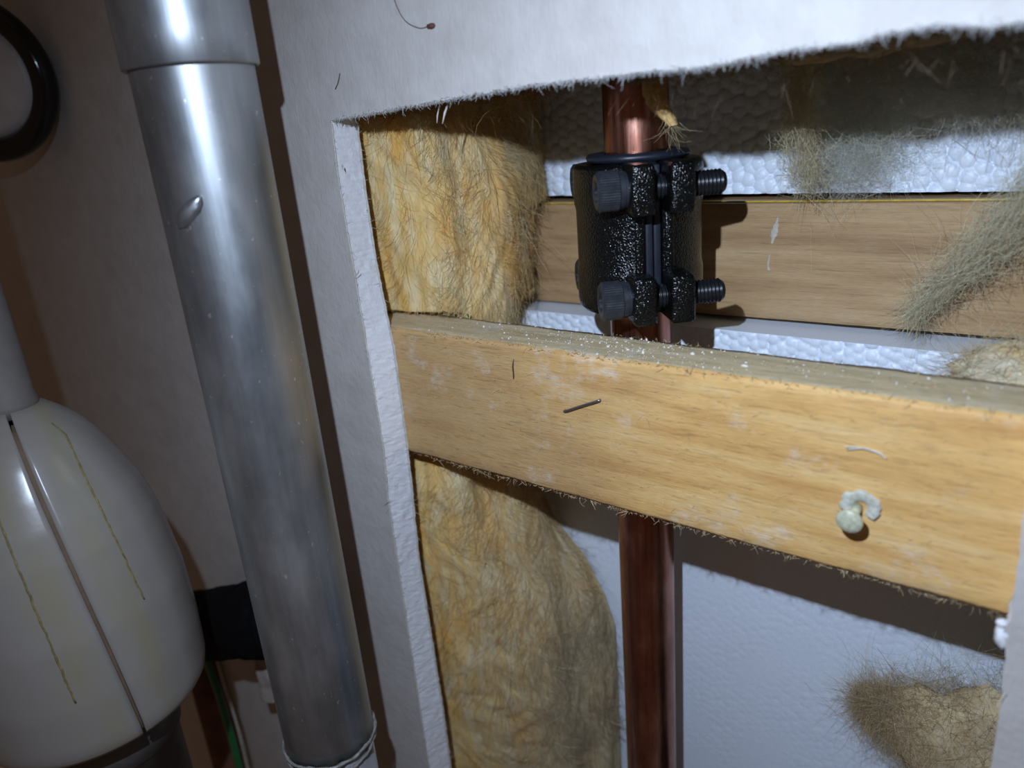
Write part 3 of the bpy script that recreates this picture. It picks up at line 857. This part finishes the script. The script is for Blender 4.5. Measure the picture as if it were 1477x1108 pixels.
# thicker pale bundles of fibre combed out of the surface
n = 600
k = rng.integers(0, len(p0), n)
cb = np.array([[0.95, 0.84, 0.58]]) * rng.uniform(0.8, 1.05, (n, 1))
vA, fA, cA = fibres(p0[k], d0[k], rng.gamma(3, 3.0, n) + 4, rng.uniform(0.08, 0.18, n), 6, 0.3, -N[iu[k], iv[k]] * 0.7, np.clip(cb, 0, 0.95))
clear_batten(vA, np.repeat(p0[k][:, 2], 21)); vA[:, 1] = np.maximum(vA[:, 1], T + 0.6)
vA[:, 1] = np.where(vA[:, 2] < -74, np.minimum(vA[:, 1], 80.8), np.where(vA[:, 2] < -34, np.minimum(vA[:, 1], 96.7), vA[:, 1]))
o = obj('fibre_bundles', vA, fA, STRAND, batt, colors=cA); o['kind'] = 'stuff'

# ------------------------------------------------------------------ tufts of pulled-out wool
def tuft(name, path, radii, n, length, label, colr, dens_dir=1.0, curl=0.45, rad=0.055, jit=0.25, flat=(1, 1, 1), seed=1, drift=None, core=None, into=None, ymax=None):
    r = np.random.default_rng(seed)
    pth = smooth_path(path, 60); rr = np.interp(np.linspace(0, 1, 60), np.linspace(0, 1, len(radii)), radii)
    tg = np.gradient(pth, axis=0); tg /= np.linalg.norm(tg, axis=1)[:, None]
    k = r.integers(0, 60, n)
    q = r.normal(size=(n, 3)); q /= np.linalg.norm(q, axis=1)[:, None]
    off = q * (r.random(n) ** 0.45 * rr[k])[:, None] * np.array(flat)
    L = r.gamma(3, length / 3, n) + 1.0
    d0 = tg[k] * dens_dir * r.choice([1, 1, -1], n)[:, None] + r.normal(0, 0.55, (n, 3)) * np.array(flat)
    d0 /= np.linalg.norm(d0, axis=1)[:, None]
    p0 = pth[k] + off - d0 * (L * 0.5)[:, None]
    cc = np.array(colr)[None] * r.uniform(0.75, 1.25, (n, 1)) + r.normal(0, 0.02, (n, 3))
    vA, fA, cA = fibres(p0, d0, L, r.uniform(0.7, 1.4, n) * rad, 6, curl, None if drift is None else np.array([drift]), np.clip(cc, 0.02, 0.9), r)
    if pth[0][2] < -60: vA[:, 1] = np.minimum(vA[:, 1], 81.0)
    if ymax is not None: vA[:, 1] = np.minimum(vA[:, 1], ymax)
    e = into or empty(name, pth[-1], label, 'insulation')
    o = obj('strands' if into is None else name, vA, fA, STRAND, e, colors=cA) if into is not None else obj('strands', vA, fA, STRAND, e, colors=cA); o['kind'] = 'stuff'
    if core is not None:
        cv, cf = tube(pth, rr * core, 28)
        cv = np.array(cv); cen_ = np.repeat(pth, 28, axis=0)
        dv_ = (cv - cen_) * np.array(flat); k1 = fbm(cv * 0.07 + seed, 3); k2 = fbm(cv * np.array([0.1, 0.3, 0.3]) + seed, 3)
        cv = cen_ + dv_ * (1 + 0.45 * k1 + 0.15 * k2)[:, None]
        cv[:, 1] = np.minimum(cv[:, 1], 80.5)
        obj('wool_body', cv, cf, WOOL, e, colors=np.clip(np.array(colr)[None] * (0.9 + 0.35 * k2[:, None]), 0.02, 0.9))
    return e
GREY = (0.80, 0.78, 0.66); YEL = (0.72, 0.56, 0.28)
def clump(name, c, r, label, colr, seed, nf=2500, fl=8, amp=0.45, aniso=(1, 1, 1), rad=0.06, rot=0.0):
    """a torn lump of wool: displaced body wrapped in loose fibres"""
    rr = np.random.default_rng(seed)
    bm = bmesh.new(); bmesh.ops.create_icosphere(bm, subdivisions=5, radius=1.0)
    v = np.array([list(x.co) for x in bm.verts]); f = np.array([[q.index for q in fc.verts] for fc in bm.faces]); bm.free()
    n1 = fbm(v * 1.3 + seed, 3); n2 = 1 - np.abs(fbm(v * np.array([2.2, 2.2, 4.5]) + seed * 3, 3)) * 2
    sc = 1 + amp * n1 + 0.10 * n2 + 0.06 * fbm(v * 9 + seed, 2)
    P = v * sc[:, None] * np.array(r)
    R = np.array([[math.cos(rot), 0, math.sin(rot)], [0, 1, 0], [-math.sin(rot), 0, math.cos(rot)]])
    P = P @ R.T + np.array(c)
    k = fbm(P * np.array([0.08, 0.08, 0.2]) + seed, 3)
    base = np.array(colr)[None] * (1 + 0.35 * k[:, None]); yl = np.clip(k * 1.8, 0, 0.6)[:, None]
    C_ = np.clip(base * (1 - yl) + yl * np.array([0.66, 0.46, 0.18]), 0, 0.9)
    e = empty(name, (c[0], c[1], c[2] - r[2]), label, 'insulation')
    if c[2] < -60: P[:, 1] = np.clip(P[:, 1], 35, 80.5)
    obj('wool_body', P, f, WOOL, e, colors=C_)
    i = rr.integers(0, len(P), nf)
    nrm = (v[i] / np.array(r)) @ R.T; nrm /= np.linalg.norm(nrm, axis=1)[:, None]
    tg = np.cross(nrm, rr.normal(size=(nf, 3))); tg[:, 2] *= 0.7
    d0 = tg / np.linalg.norm(tg, axis=1)[:, None] + nrm * rr.uniform(-0.05, 0.55, (nf, 1))
    vA, fA, cA = fibres(P[i], d0, rr.gamma(3, fl / 3, nf) + 1, rr.uniform(0.6, 1.3, nf) * rad, 6, 0.4, None, np.clip(C_[i] * 1.1 + 0.04, 0, 0.9), rr)
    if c[2] < -60: vA[:, 1] = np.clip(vA[:, 1], 34.6 if c[2] > -150 else 0, 81.2); 
    o = obj('loose_fibres', vA, fA, STRAND, e, colors=cA); o['kind'] = 'stuff'
    return e
# wool slab standing in the cavity above the opening: its frayed lower edge hangs into view
hang = clump('insulation_tuft', (-60, 62, 34), (62, 24, 22), 'ragged wool mass hanging under the top edge, its grey wisps veiling the upper foam', (0.46, 0.37, 0.24), 41, 3000, 9, 0.3)
tuft('hanging_strand', [(-80, 74, 16), (-79, 76, 0), (-80, 82, -16), (-78, 88, -29)], [5, 4.2, 8, 6], 1500, 9,
     'narrow strand of wool hanging down over the foam right of the clamp', (0.86, 0.74, 0.50), 1.0, 0.4, 0.05, seed=51, into=hang, ymax=109)
tuft('fibre_haze', [(-76, 94, 8), (-66, 96, -8), (-64, 98, -20), (-72, 99, -28)], [9, 13, 13, 9], 2600, 13,
     'thin grey haze of fibres spread over the upper foam beside the hanging strand', GREY, 0.4, 0.7, 0.03, seed=52, flat=(1.3, 0.5, 1), into=hang, ymax=109)
tuft('fibre_haze', [(-66, 90, 8), (-48, 92, 3), (-36, 92, 0), (-26, 92, -4)], [10, 13, 13, 12], 3200, 13,
     'grey veil of wool along the top of the upper foam at the right', (0.82, 0.80, 0.70), 0.5, 0.7, 0.032, seed=53, flat=(1, 0.6, 1), into=hang, ymax=109)
tuft('insulation_tuft', [(-3, 68, -14), (-8, 74, -24), (-15, 79, -35), (-24, 82, -46), (-34, 83, -58), (-43, 83.5, -71)], [13, 12, 10, 7.5, 5, 1.2], 2700, 12,
     'grey ragged tuft of wool slanting across the back batten at the right', (0.95, 0.82, 0.60), 1.3, 0.42, 0.05, seed=54)
clump('insulation_tuft', (-4, 66, -79), (22, 12, 8), 'grey pad of wool resting behind the front batten at the right', (0.82, 0.72, 0.52), 43, 2600, 8, 0.35, rot=-0.15)
tuft('insulation_tuft', [(22, 60, -216), (2, 60, -214), (-20, 61, -212), (-34, 62, -210.5), (-43, 62, -210)], [50, 44, 27, 13, 2], 12000, 10,
     'dull tan clump of wool at the bottom right beside the cut board edge', (0.72, 0.58, 0.36), 0.35, 0.8, 0.045, seed=44, flat=(0.5, 0.32, 1), core=0.68)
tuft('insulation_tuft', [(-8, 40, 6), (-7, 44, -4), (-10, 48, -14)], [4, 4, 3], 700, 7,
     'small pale tuft of wool at the upper right corner of the opening', (0.70, 0.62, 0.42), 1.0, 0.5, 0.055, seed=56)
tuft('insulation_tuft', [(-213, 22, 7), (-190, 24, 8), (-165, 26, 9), (-140, 28, 10)], [4, 5, 5, 4], 1500, 9,
     'amber fringe of wool under the top edge above the yellow batt', (0.55, 0.38, 0.15), 1.2, 0.4, 0.06, seed=57)
tuft('fibre_fringe', [(-112, 26, 9), (-95, 26, 10), (-70, 26, 11), (-40, 24, 12), (-12, 24, 12)], [2.5, 3.5, 3, 3, 3], 1500, 9,
     'brown fringe of fibres just behind the top edge at the right', (0.50, 0.40, 0.26), 1.2, 0.4, 0.055, seed=58, into=hang)
# amber flake of wool caught beside the copper pipe
pth = smooth_path([(-107.0, 44, 16), (-111.5, 41, 9), (-110, 39.5, 1), (-105.5, 41, -6.0)], 14)
wd = np.array([3.6 * math.sin(0.5 + 2.3 * t) ** 1 for t in np.linspace(0, 1, 14)]) + 0.3
v = []; f = []
for i, (p, w_) in enumerate(zip(pth, wd)):
    for j, (a, dpt) in enumerate(((-1, 0.0), (-0.4, -0.9), (0.4, -0.7), (1, 0.3), (0.3, 0.6), (-0.5, 0.5))):
        v.append(p + np.array([a * w_, dpt + 0.4 * perlin([[i * 0.7, j, 2.2]])[0], 0.3 * a]))
for i in range(13):
    for j in range(6): f.append((i * 6 + j, i * 6 + (j + 1) % 6, (i + 1) * 6 + (j + 1) % 6, (i + 1) * 6 + j))
FLAKE = mat_simple('amber_wool_flake', (0.62, 0.40, 0.15), 0.8, 0, 0.3, 0.5, 0.7, 1.0, 0.6)
e = empty('wool_flake', (-106.5, 42, -3), 'amber papery flake of wool hanging beside the top of the copper pipe', 'insulation')
obj('flake', v, f, FLAKE, e)
n = 26; p0 = np.tile(pth[-2], (n, 1)) + rng.normal(0, 1.2, (n, 3)); d0 = np.tile([[0.2, -0.1, -1.0]], (n, 1)) + rng.normal(0, 0.3, (n, 3))
vA, fA, cA = fibres(p0, d0, rng.uniform(4, 12, n), 0.06, 6, 0.6, None, np.tile([[0.75, 0.62, 0.36]], (n, 1)))
o = obj('trailing_fibres', vA, fA, STRAND, e, colors=cA); o['kind'] = 'stuff'

# ------------------------------------------------------------------ nail, staple, debris on the wall
NP = np.array([-39.4, T, -104.6])
NAILM = mat_simple('painted_nail', (0.52, 0.52, 0.37), 0.45, 0.1, 0.25, 0.8, 0.4, 1.2, 0.15)
CHIP = mat_simple('chipped_filler', (0.50, 0.49, 0.41), 0.8, 0, 0.25, 0.7, 0.6, 1.0, 0.4)
nail = empty('nail', NP, 'pale painted nail sticking out of the front batten with a chipped filler ring', 'nail')
nd_ = np.array([-0.02, -1.0, -0.08]); nd_ /= np.linalg.norm(nd_)
mb = MB(); mb.add(*lathe([(1.35, -1.0), (1.3, 6.5)], 20, NP, nd_)); mb.build('shank', NAILM, nail)
mb = MB(); mb.add(*lathe([(1.6, 6.2), (3.1, 7.0), (3.35, 7.3), (3.35, 7.9), (3.0, 8.3), (1.5, 8.5)], 32, NP, nd_)); mb.build('head', NAILM, nail)
v = []; f = []; nA = 44
a0, a1 = -0.75, 3.55
for i, a in enumerate(np.linspace(a0, a1, nA)):
    ro = 4.9 + 0.7 * perlin([[i * 0.35, 4.4, 0]])[0] + 0.3 * perlin([[i * 1.3, 1.4, 0]])[0]; ri = 1.5
    if i in (0, nA - 1): ro = 3.2
    ca, sa = math.cos(a), math.sin(a)
    for r_, y_ in ((ri, 0.1), (ri + 0.3, -0.5), ((ri + ro) / 2, -0.75), (ro - 0.4, -1.15), (ro, -0.9), (ro, 0.2)):
        v.append(NP + np.array([ca * r_ + 0.7, y_, sa * r_ + 0.2]))
for i in range(nA - 1):
    for j in range(5): f.append((i * 6 + j, i * 6 + j + 1, (i + 1) * 6 + j + 1, (i + 1) * 6 + j))
f += [tuple(range(6)), tuple((nA - 1) * 6 + j for j in range(5, -1, -1))]
o = obj('filler_ring', v, f, CHIP, nail); fix_normals(o); o['label'] = 'broken ring of pale filler around the nail'
STEEL = mat_simple('staple_steel', (0.30, 0.30, 0.34), 0.3, 0.9)
v, f = tube(smooth_path([(-131.0, 11.9, -92.6), (-131.2, 11.2, -92.9), (-124.5, 11.0, -89.8), (-118.2, 11.0, -87.0), (-117.8, 11.9, -86.8)], 18), 0.42, 8)
mb = MB(); mb.add(v, f); o = mb.build('staple', STEEL, None, base=(-124, 11.5, -90)); tag(o, 'thin grey steel staple lying aslant in the face of the front batten', 'staple')
HAIR = mat_simple('dark_hair', (0.10, 0.06, 0.04), 0.6)
v, f = tube(smooth_path([(-176, -0.3, 40), (-175.3, -0.3, 35), (-172.2, -0.25, 30), (-167, -0.25, 27.4), (-163, -0.2, 27.4)], 30), 0.13, 5)
mb = MB(); mb.add(v, f); o = mb.build('hair', HAIR, None, base=(-170, -0.2, 27)); tag(o, 'fine dark curved hair stuck to the wall above the opening', 'hair')
v, f = lump((-162, -0.5, 27.3), (1.7, 0.6, 0.7), 9, 3, 0.5); mb = MB(); mb.add(v, f)
o = mb.build('rust_flake', mat_simple('rust_flake', (0.10, 0.035, 0.02), 0.7), None, base=(-162, -0.5, 27.3)); tag(o, 'tiny red-brown flake stuck to the wall at the end of the hair', 'debris')
v, f = tube(smooth_path([(-208, -0.2, 14), (-206, -0.25, 16), (-204.6, -0.2, 18.6)], 8), 0.16, 5)
mb = MB(); mb.add(v, f); o = mb.build('hair', HAIR, None, base=(-206, -0.2, 14)); tag(o, 'short dark bristle stuck to the wall at the corner of the opening', 'hair')
v, f = tube(smooth_path([(-151.5, 11.9, -77.5), (-151.3, 10.6, -79.5), (-151.4, 10.8, -82.5), (-152.2, 11.7, -84.6)], 14), 0.16, 5)
mb = MB(); mb.add(v, f); o = mb.build('hair', HAIR, None, base=(-151, 11.5, -84)); tag(o, 'thin dark hair lying on the upper left of the front batten', 'hair')
# splinter of paper dangling from the top edge over the batt
v, f = tube([(-164, 6, 6.2), (-165, 5, 3.4), (-166, 4.4, 0.2)], [0.25, 0.4, 0.15], 6); mb = MB(); mb.add(v, f)
v, f = tube([(-168, 6, 5.4), (-168.3, 5, 2.6), (-168.2, 4.4, 0.6)], [0.15, 0.25, 0.1], 6); mb.add(v, f)
mb.build('paper_sliver', LIP, wall)

# ------------------------------------------------------------------ aluminium pipe in front of the wall
AXP, AYP, AR = -209.3, -50.0, 16.9
KA = 130 / 140
al = empty('aluminium_pipe', (AXP, AYP, -420), 'dull silver aluminium pipe standing against the wall left of the opening', 'pipe')
v, f = lathe([(AR, h) for h in np.linspace(-236 * KA, 30 * KA, 40)], 72, (AXP, AYP, 0)); obj('tube', v, f, ALU, al)
v, f = lathe([(AR + 0.1, 20.8), (AR + 1.2, 20.4), (AR + 1.6, 21.0), (AR + 1.6, 30), (AR + 1.6, 200), (AR + 1.5, 220)], 72, (AXP, AYP, 0), cap0=False)
o = obj('coupling', v, f, ALU, al); o['label'] = 'slightly wider silver sleeve at the top'
v, f = lathe([(AR - 1.2, -420), (AR - 1.2, -235 * KA)], 64, (AXP, AYP, 0)); 
DULL = mat_simple('grey_plastic_pipe', (0.26, 0.26, 0.28), 0.32, 0.25, 0.25, 0.06, 0.15, 0.5, 0.2)
obj('lower_tube', v, f, DULL, al)
CLEAR = mat_simple('clear_sealant', (0.50, 0.49, 0.46), 0.12, 0.0, 0.3, 0.4, 0.8, 0.7, 0.8, Transmission_Weight=0.6)
th = np.linspace(0, 2 * math.pi, 90)
cdir = math.atan2(-180 - AYP, 0 - AXP)
rr_ = AR + 0.7 + 0.5 * fbm(np.stack([np.cos(th) * 2, np.sin(th) * 2, th * 0], 1), 3)
zz_ = -236 * KA + 2.5 * fbm(np.stack([np.cos(th) * 1.3 + 4, np.sin(th) * 1.3, th * 0], 1), 3)
mb = MB()
v, f = tube(np.stack([AXP + rr_ * np.cos(th), AYP + rr_ * np.sin(th), zz_], 1), 0.45 + 1.1 * np.abs(fbm(np.stack([th * 3, th * 0, th * 0], 1), 2)), 8, caps=False); mb.add(v, f)
zz2 = -240 * KA + 4.0 * fbm(np.stack([np.cos(th) * 1.7 + 9, np.sin(th) * 1.7, th * 0], 1), 3)
v, f = tube(np.stack([AXP + (AR + 0.2) * np.cos(th), AYP + (AR + 0.2) * np.sin(th), zz2], 1), 0.3 + 1.3 * np.abs(fbm(np.stack([th * 4, th * 0 + 3, th * 0], 1), 2)), 8, caps=False); mb.add(v, f)
o = mb.build('sealant_ring', CLEAR, al); o['label'] = 'glossy clear ragged bead of sealant around the joint'
# solder drip on the pipe
dd_ = cdir - 0.52
c0 = np.array([AXP + AR * math.cos(dd_), AYP + AR * math.sin(dd_), -17.3])
tdir = np.array([-math.sin(dd_), math.cos(dd_), 0])
v, f = lump((0, 0, 0), (1.0, 1.0, 1.0), 13, 3, 0.25)
v = np.array(v); on = np.array([math.cos(dd_), math.sin(dd_), 0])
v = c0 + v[:, :1] * (tdir * 4.6 + np.array([0, 0, 3.0])) + v[:, 1:2] * on * 2.2 + v[:, 2:3] * np.array([0, 0, 3.0])
mb = MB(); mb.add(v, f); o = mb.build('metal_drip', ALU, al); o['label'] = 'bright raised drip of metal on the pipe'

# ------------------------------------------------------------------ white plastic pipe cover
DS = 85.0 / 120.0
DX, DY = -280.1, -99.7
PLASTIC = None
def mat_plastic():
    M = Mat('ivory_plastic')
    a = M.n('ShaderNodeAttribute', attribute_name='Col').outputs['Color']
    n1 = M.noise(M.mm((1, 1, 0.4)), 0.09, 4, 0.6)
    c = M.mix(0.6, a, M.ramp(n1, [(0.3, (0.93, 0.92, 0.86, 1)), (0.7, g(1.0))]), 'MULTIPLY')
    return M.set(c, 0.26, 0, M.bump(M.noise(M.mm(), 0.12, 3), 0.15, 0.5))
PLASTIC = mat_plastic()
DPROF = [(z_ * DS, r_ * DS) for z_, r_ in [(-106, 10.5), (-110, 17), (-116, 24), (-122, 29.5), (-129, 34), (-142, 40.5), (-157, 47), (-171, 51), (-186, 53.5), (-210, 56.4), (-242, 57.2), (-266, 56.4), (-272, 55.3), (-274.5, 53.5)]]
cover = empty('pipe_cover', (DX, DY, -275 * DS), 'ivory plastic bell-shaped two-piece cover with a dark open seam', 'pipe cover')
fc0 = math.atan2(-180 - DY, 0 - DX)            # azimuth towards the photograph's position
zs_ = np.concatenate([np.linspace(-108, -160, 26), np.linspace(-162, -274.5, 40)]) * DS
rs_ = np.interp(-zs_, [-a for a, _ in DPROF], [b for _, b in DPROF])
seam = fc0 + np.interp(zs_ / DS, [-275, -200, -110], [0.24, 0.13, 0.0])
def shell(sgn):
    na = 60; v = []; cols = []
    for z, r, s_ in zip(zs_, rs_, seam):
        gp = 0.65 / r
        for layer, rr in ((0, r), (1, r - 1.8)):
            for k in range(na):
                t = k / (na - 1); a = s_ + sgn * (gp + t * (math.pi - 2 * gp))
                v.append((DX + rr * math.cos(a), DY + rr * math.sin(a), z))
                arc = t * math.pi * r
                st = max(0, 1 - abs(arc - 10) / 10) * (0.55 + 0.6 * perlin([[arc * 0.12, z * 0.05, 3.0 + sgn]])[0])
                cols.append(np.array([0.27, 0.245, 0.225]) * (1 - st * 0.9) + np.array([0.27, 0.24, 0.14]) * st * 0.9)
    nrow = 2 * na; f = []
    for i in range(len(zs_) - 1):
        for k in range(na - 1):
            f.append((i * nrow + k, i * nrow + k + 1, (i + 1) * nrow + k + 1, (i + 1) * nrow + k))
            f.append((i * nrow + na + k + 1, i * nrow + na + k, (i + 1) * nrow + na + k, (i + 1) * nrow + na + k + 1))
        for k in (0, na - 1): f.append((i * nrow + k, (i + 1) * nrow + k, (i + 1) * nrow + na + k, i * nrow + na + k))
    for i in (0, len(zs_) - 1):
        for k in range(na - 1): f.append((i * nrow + k, i * nrow + k + 1, i * nrow + na + k + 1, i * nrow + na + k))
    return v, f, np.array(cols)
for sgn in (1, -1):
    v, f, cc = shell(sgn); o = obj('half_shell', v, f, PLASTIC, cover, colors=cc); fix_normals(o)
GLUEB = mat_simple('brown_glue_bead', (0.20, 0.16, 0.06), 0.7, 0, 0.4, 0.5, 0.6, 1.0, 0.4)
for sgn, z0, z1, wd_ in ((1, -116, -205, 17.8), (-1, -130, -238, 15.3)):
    zq = np.linspace(z0, z1, 60) * DS; rq = np.interp(-zq, [-a for a, _ in DPROF], [b for _, b in DPROF]); sq = np.interp(zq / DS, [-275, -200, -110], [0.24, 0.13, 0.0]) + fc0
    aq = sq + sgn * (wd_ / np.maximum(rq, 21)) * np.interp(zq / DS, [-262, -135], [1.0, 0.8]) + 0.012 * fbm(np.stack([zq * 0.3, zq * 0, zq * 0], 1), 3)
    rad = 0.34 + 0.32 * fbm(np.stack([zq * 0.7, zq * 0 + 2, zq * 0], 1), 3)
    v, f = tube(np.stack([DX + rq * np.cos(aq), DY + rq * np.sin(aq), zq], 1), np.clip(rad, 0.14, 1.1), 6)
    o = obj('glue_bead', v, f, GLUEB, cover); o['label'] = 'thin crusty brown line of glue'
LINER = mat_simple('brown_inner_liner', (0.16, 0.10, 0.06), 0.8, 0, 0.2, 0.1)
v, f = lathe([(r - 3.0, z) for z, r in reversed([(z, r) for z, r in DPROF if z < -112 * DS])], 40, (DX, DY, 0)); obj('liner', v, f, LINER, cover)
NECKM = mat_simple('grey_brown_riser', (0.17, 0.15, 0.135), 0.6, 0, 0.15, 0.1)
PLASTIC_PLAIN = mat_simple('ivory_spigot', (0.42, 0.40, 0.36), 0.4, 0, 0.15, 0.1)
v, f = lathe([(8.8, 170), (8.8, -73), (9.4, -75), (9.4, -79)], 48, (DX + 0.4, DY + 0.4, 0)); obj('neck', v, f, NECKM, cover)
v, f = lathe([(4.6, -45), (6.0, -46), (6.2, -56), (5.2, -58), (5.2, -74), (7.2, -76), (7.4, -80)], 36, (DX - 2.0, DY - 14.0, 0)); obj('spigot', v, f, PLASTIC_PLAIN, cover)
v, f = lump((DX + 6.5, DY - 9, -108 * DS), (2.6, 2.3, 1.4), 17, 3, 0.5); mb = MB(); mb.add(v, f)
v, f = lump((DX + 10.5, DY - 8.5, -110.5 * DS), (1.8, 1.9, 1.0), 19, 3, 0.5); mb.add(v, f)
o = mb.build('yellow_sealant', mat_simple('yellow_sealant', (0.60, 0.55, 0.22), 0.6, 0, 0.25, 0.4, 0.5, 0.6, 0.4), cover); o['label'] = 'yellowed crumbs of sealant on top of the cover'

# dark drain pipe below the cover
DRAIN = mat_simple('dark_grey_pipe', (0.10, 0.095, 0.09), 0.45, 0.2, 0.35, 0.08, 0.2, 0.5, 0.3)
e = empty('drain_pipe', (DX, DY, -425), 'dark grey pipe leaving the open bottom of the ivory cover', 'pipe')
v, f = lathe([(a_ * DS, b_ * DS) for a_, b_ in [(33, -600), (33, -305), (35.5, -304), (35.5, -282), (33, -281), (33, -276)]], 56, (DX, DY, 0)); obj('tube', v, f, DRAIN, e)

# dark pipe hugging the wall and the round wall plate above it
DARKP = mat_simple('dark_brown_pipe', (0.034, 0.022, 0.013), 0.95, 0, 0.3, 0.05)
CHROME = mat_simple('dark_chrome', (0.018, 0.017, 0.015), 0.12, 0.3)
WHITEP = mat_simple('pale_plastic', (0.55, 0.53, 0.52), 0.45, 0, 0.08, 0.1)
pl = empty('wall_plate', (-446, -16, 0), 'pale round wall plate with a dark shiny rim at the upper left', 'wall plate')
pa = np.array([0.60, -0.78, -0.10]); pa /= np.linalg.norm(pa)
pc = np.array([-431.0, -24.0, 38.0])
v, f = lathe([(26.5, -5), (31, -4), (36.3, 0.0), (37.8, 4), (36.6, 8), (33, 10.5), (29, 9.5), (26.5, 5.0), (26.5, -3)], 72, pc, pa, cap0=False, cap1=False); obj('rim', v, f, CHROME, pl)
v, f = lathe([(27, -2), (27, 2.6), (22, 4.6), (8, 5.6)], 60, pc, pa); obj('plate', v, f, WHITEP, pl)
v, f = lathe([(14, -30), (14, -1)], 40, pc, pa); obj('stem', v, f, DARKP, pl)

# ------------------------------------------------------------------ hose, wires and scraps between cover and aluminium pipe
BLACK = mat_simple('black_foam_sleeve', (0.004, 0.004, 0.005), 0.8, 0, 0.3, 0.15, 0.8, 0.2, 1.5, Specular_IOR_Level=0.12)
e = empty('pipe_sleeve', (-320, -18, -250), 'black foam-sleeved pipe crossing behind the aluminium pipe to the ivory cover', 'pipe')
pth = smooth_path([(-360, -24, -246), (-332, -23, -234), (-305, -22, -222), (-280, -22, -211), (-262, -20, -204)], 40)
v, f = tube(pth, 18.0 + 3.5 * fbm(np.stack([np.arange(40) * 0.3, np.zeros(40), np.zeros(40)], 1), 2), 28); v = np.array(v)
v[:, 1] = np.clip(v[:, 1], -60, -1.0)
obj('sleeve', v, f, BLACK, e)
GREEN = mat_simple('green_insulation', (0.012, 0.15, 0.045), 0.4, 0, 0.2, 0.2)
v, f = tube(smooth_path([(-352, -26, -262), (-353, -24, -285), (-356, -22, -310), (-360, -20, -345), (-364, -20, -400)], 40), 2.1, 14)
mb = MB(); mb.add(v, f); o = mb.build('electrical_wire', GREEN, None, base=(-364, -20, -400)); tag(o, 'green insulated wire hanging below the black sleeve', 'wire')
PALE = mat_simple('pale_wire', (0.42, 0.36, 0.30), 0.5, 0, 0.2, 0.2)
v, f = tube(smooth_path([(-344, -24, -262), (-345, -23, -285), (-347, -21, -310), (-350, -20, -345), (-352, -20, -400)], 40), 0.9, 10)
mb = MB(); mb.add(v, f); o = mb.build('electrical_wire', PALE, None, base=(-352, -20, -400)); tag(o, 'thin pale brown wire hanging to the right of the green wire', 'wire')
BROWN = mat_simple('rust_brown_pipe', (0.14, 0.055, 0.03), 0.6, 0.1, 0.35, 0.08, 0.3, 0.4, 0.4)
e = empty('brown_pipe', (-392, -9, -480), 'rusty brown pipe close to the wall below the ivory cover', 'pipe')
v, f = lathe([(8.5, -480), (8.5, -296)], 32, (-398, -10.0, 0)); obj('tube', v, f, BROWN, e)
# crumpled paper scrap
u_ = np.linspace(0, 1, 16); w_ = np.linspace(0, 1, 16); v = []
UU, WW = np.meshgrid(u_, w_, indexing='ij')
P = np.stack([-308 + 26 * (UU - 0.5) * (1 - 0.5 * WW) - 6 * WW, -13 - 7 * np.sin(UU * 3.1) + 3 * fbm(np.stack([UU * 2.3, WW * 2.3, UU * 0], -1), 3), -243 - 34 * WW - 4 * UU], -1)
P2 = P + np.array([0, 0.5, 0]); F1 = grid_faces(16, 16)
mb = MB(); mb.add(np.concatenate([P.reshape(-1, 3), P2.reshape(-1, 3)]), [tuple(q) for q in F1] + [tuple(reversed(q + 256)) for q in F1])
o = mb.build('paper_scrap', mat_simple('scrap_paper', (0.40, 0.34, 0.30), 0.85, 0, 0.2, 0.1), None, base=(-310, -13, -280)); tag(o, 'crumpled pale paper scrap tucked under the black sleeve', 'paper')

for o in bpy.data.objects:
    if 'base' in o: del o['base']
print('tris', sum(sum(len(p.vertices) - 2 for p in o.data.polygons) for o in bpy.data.objects if o.type == 'MESH'))
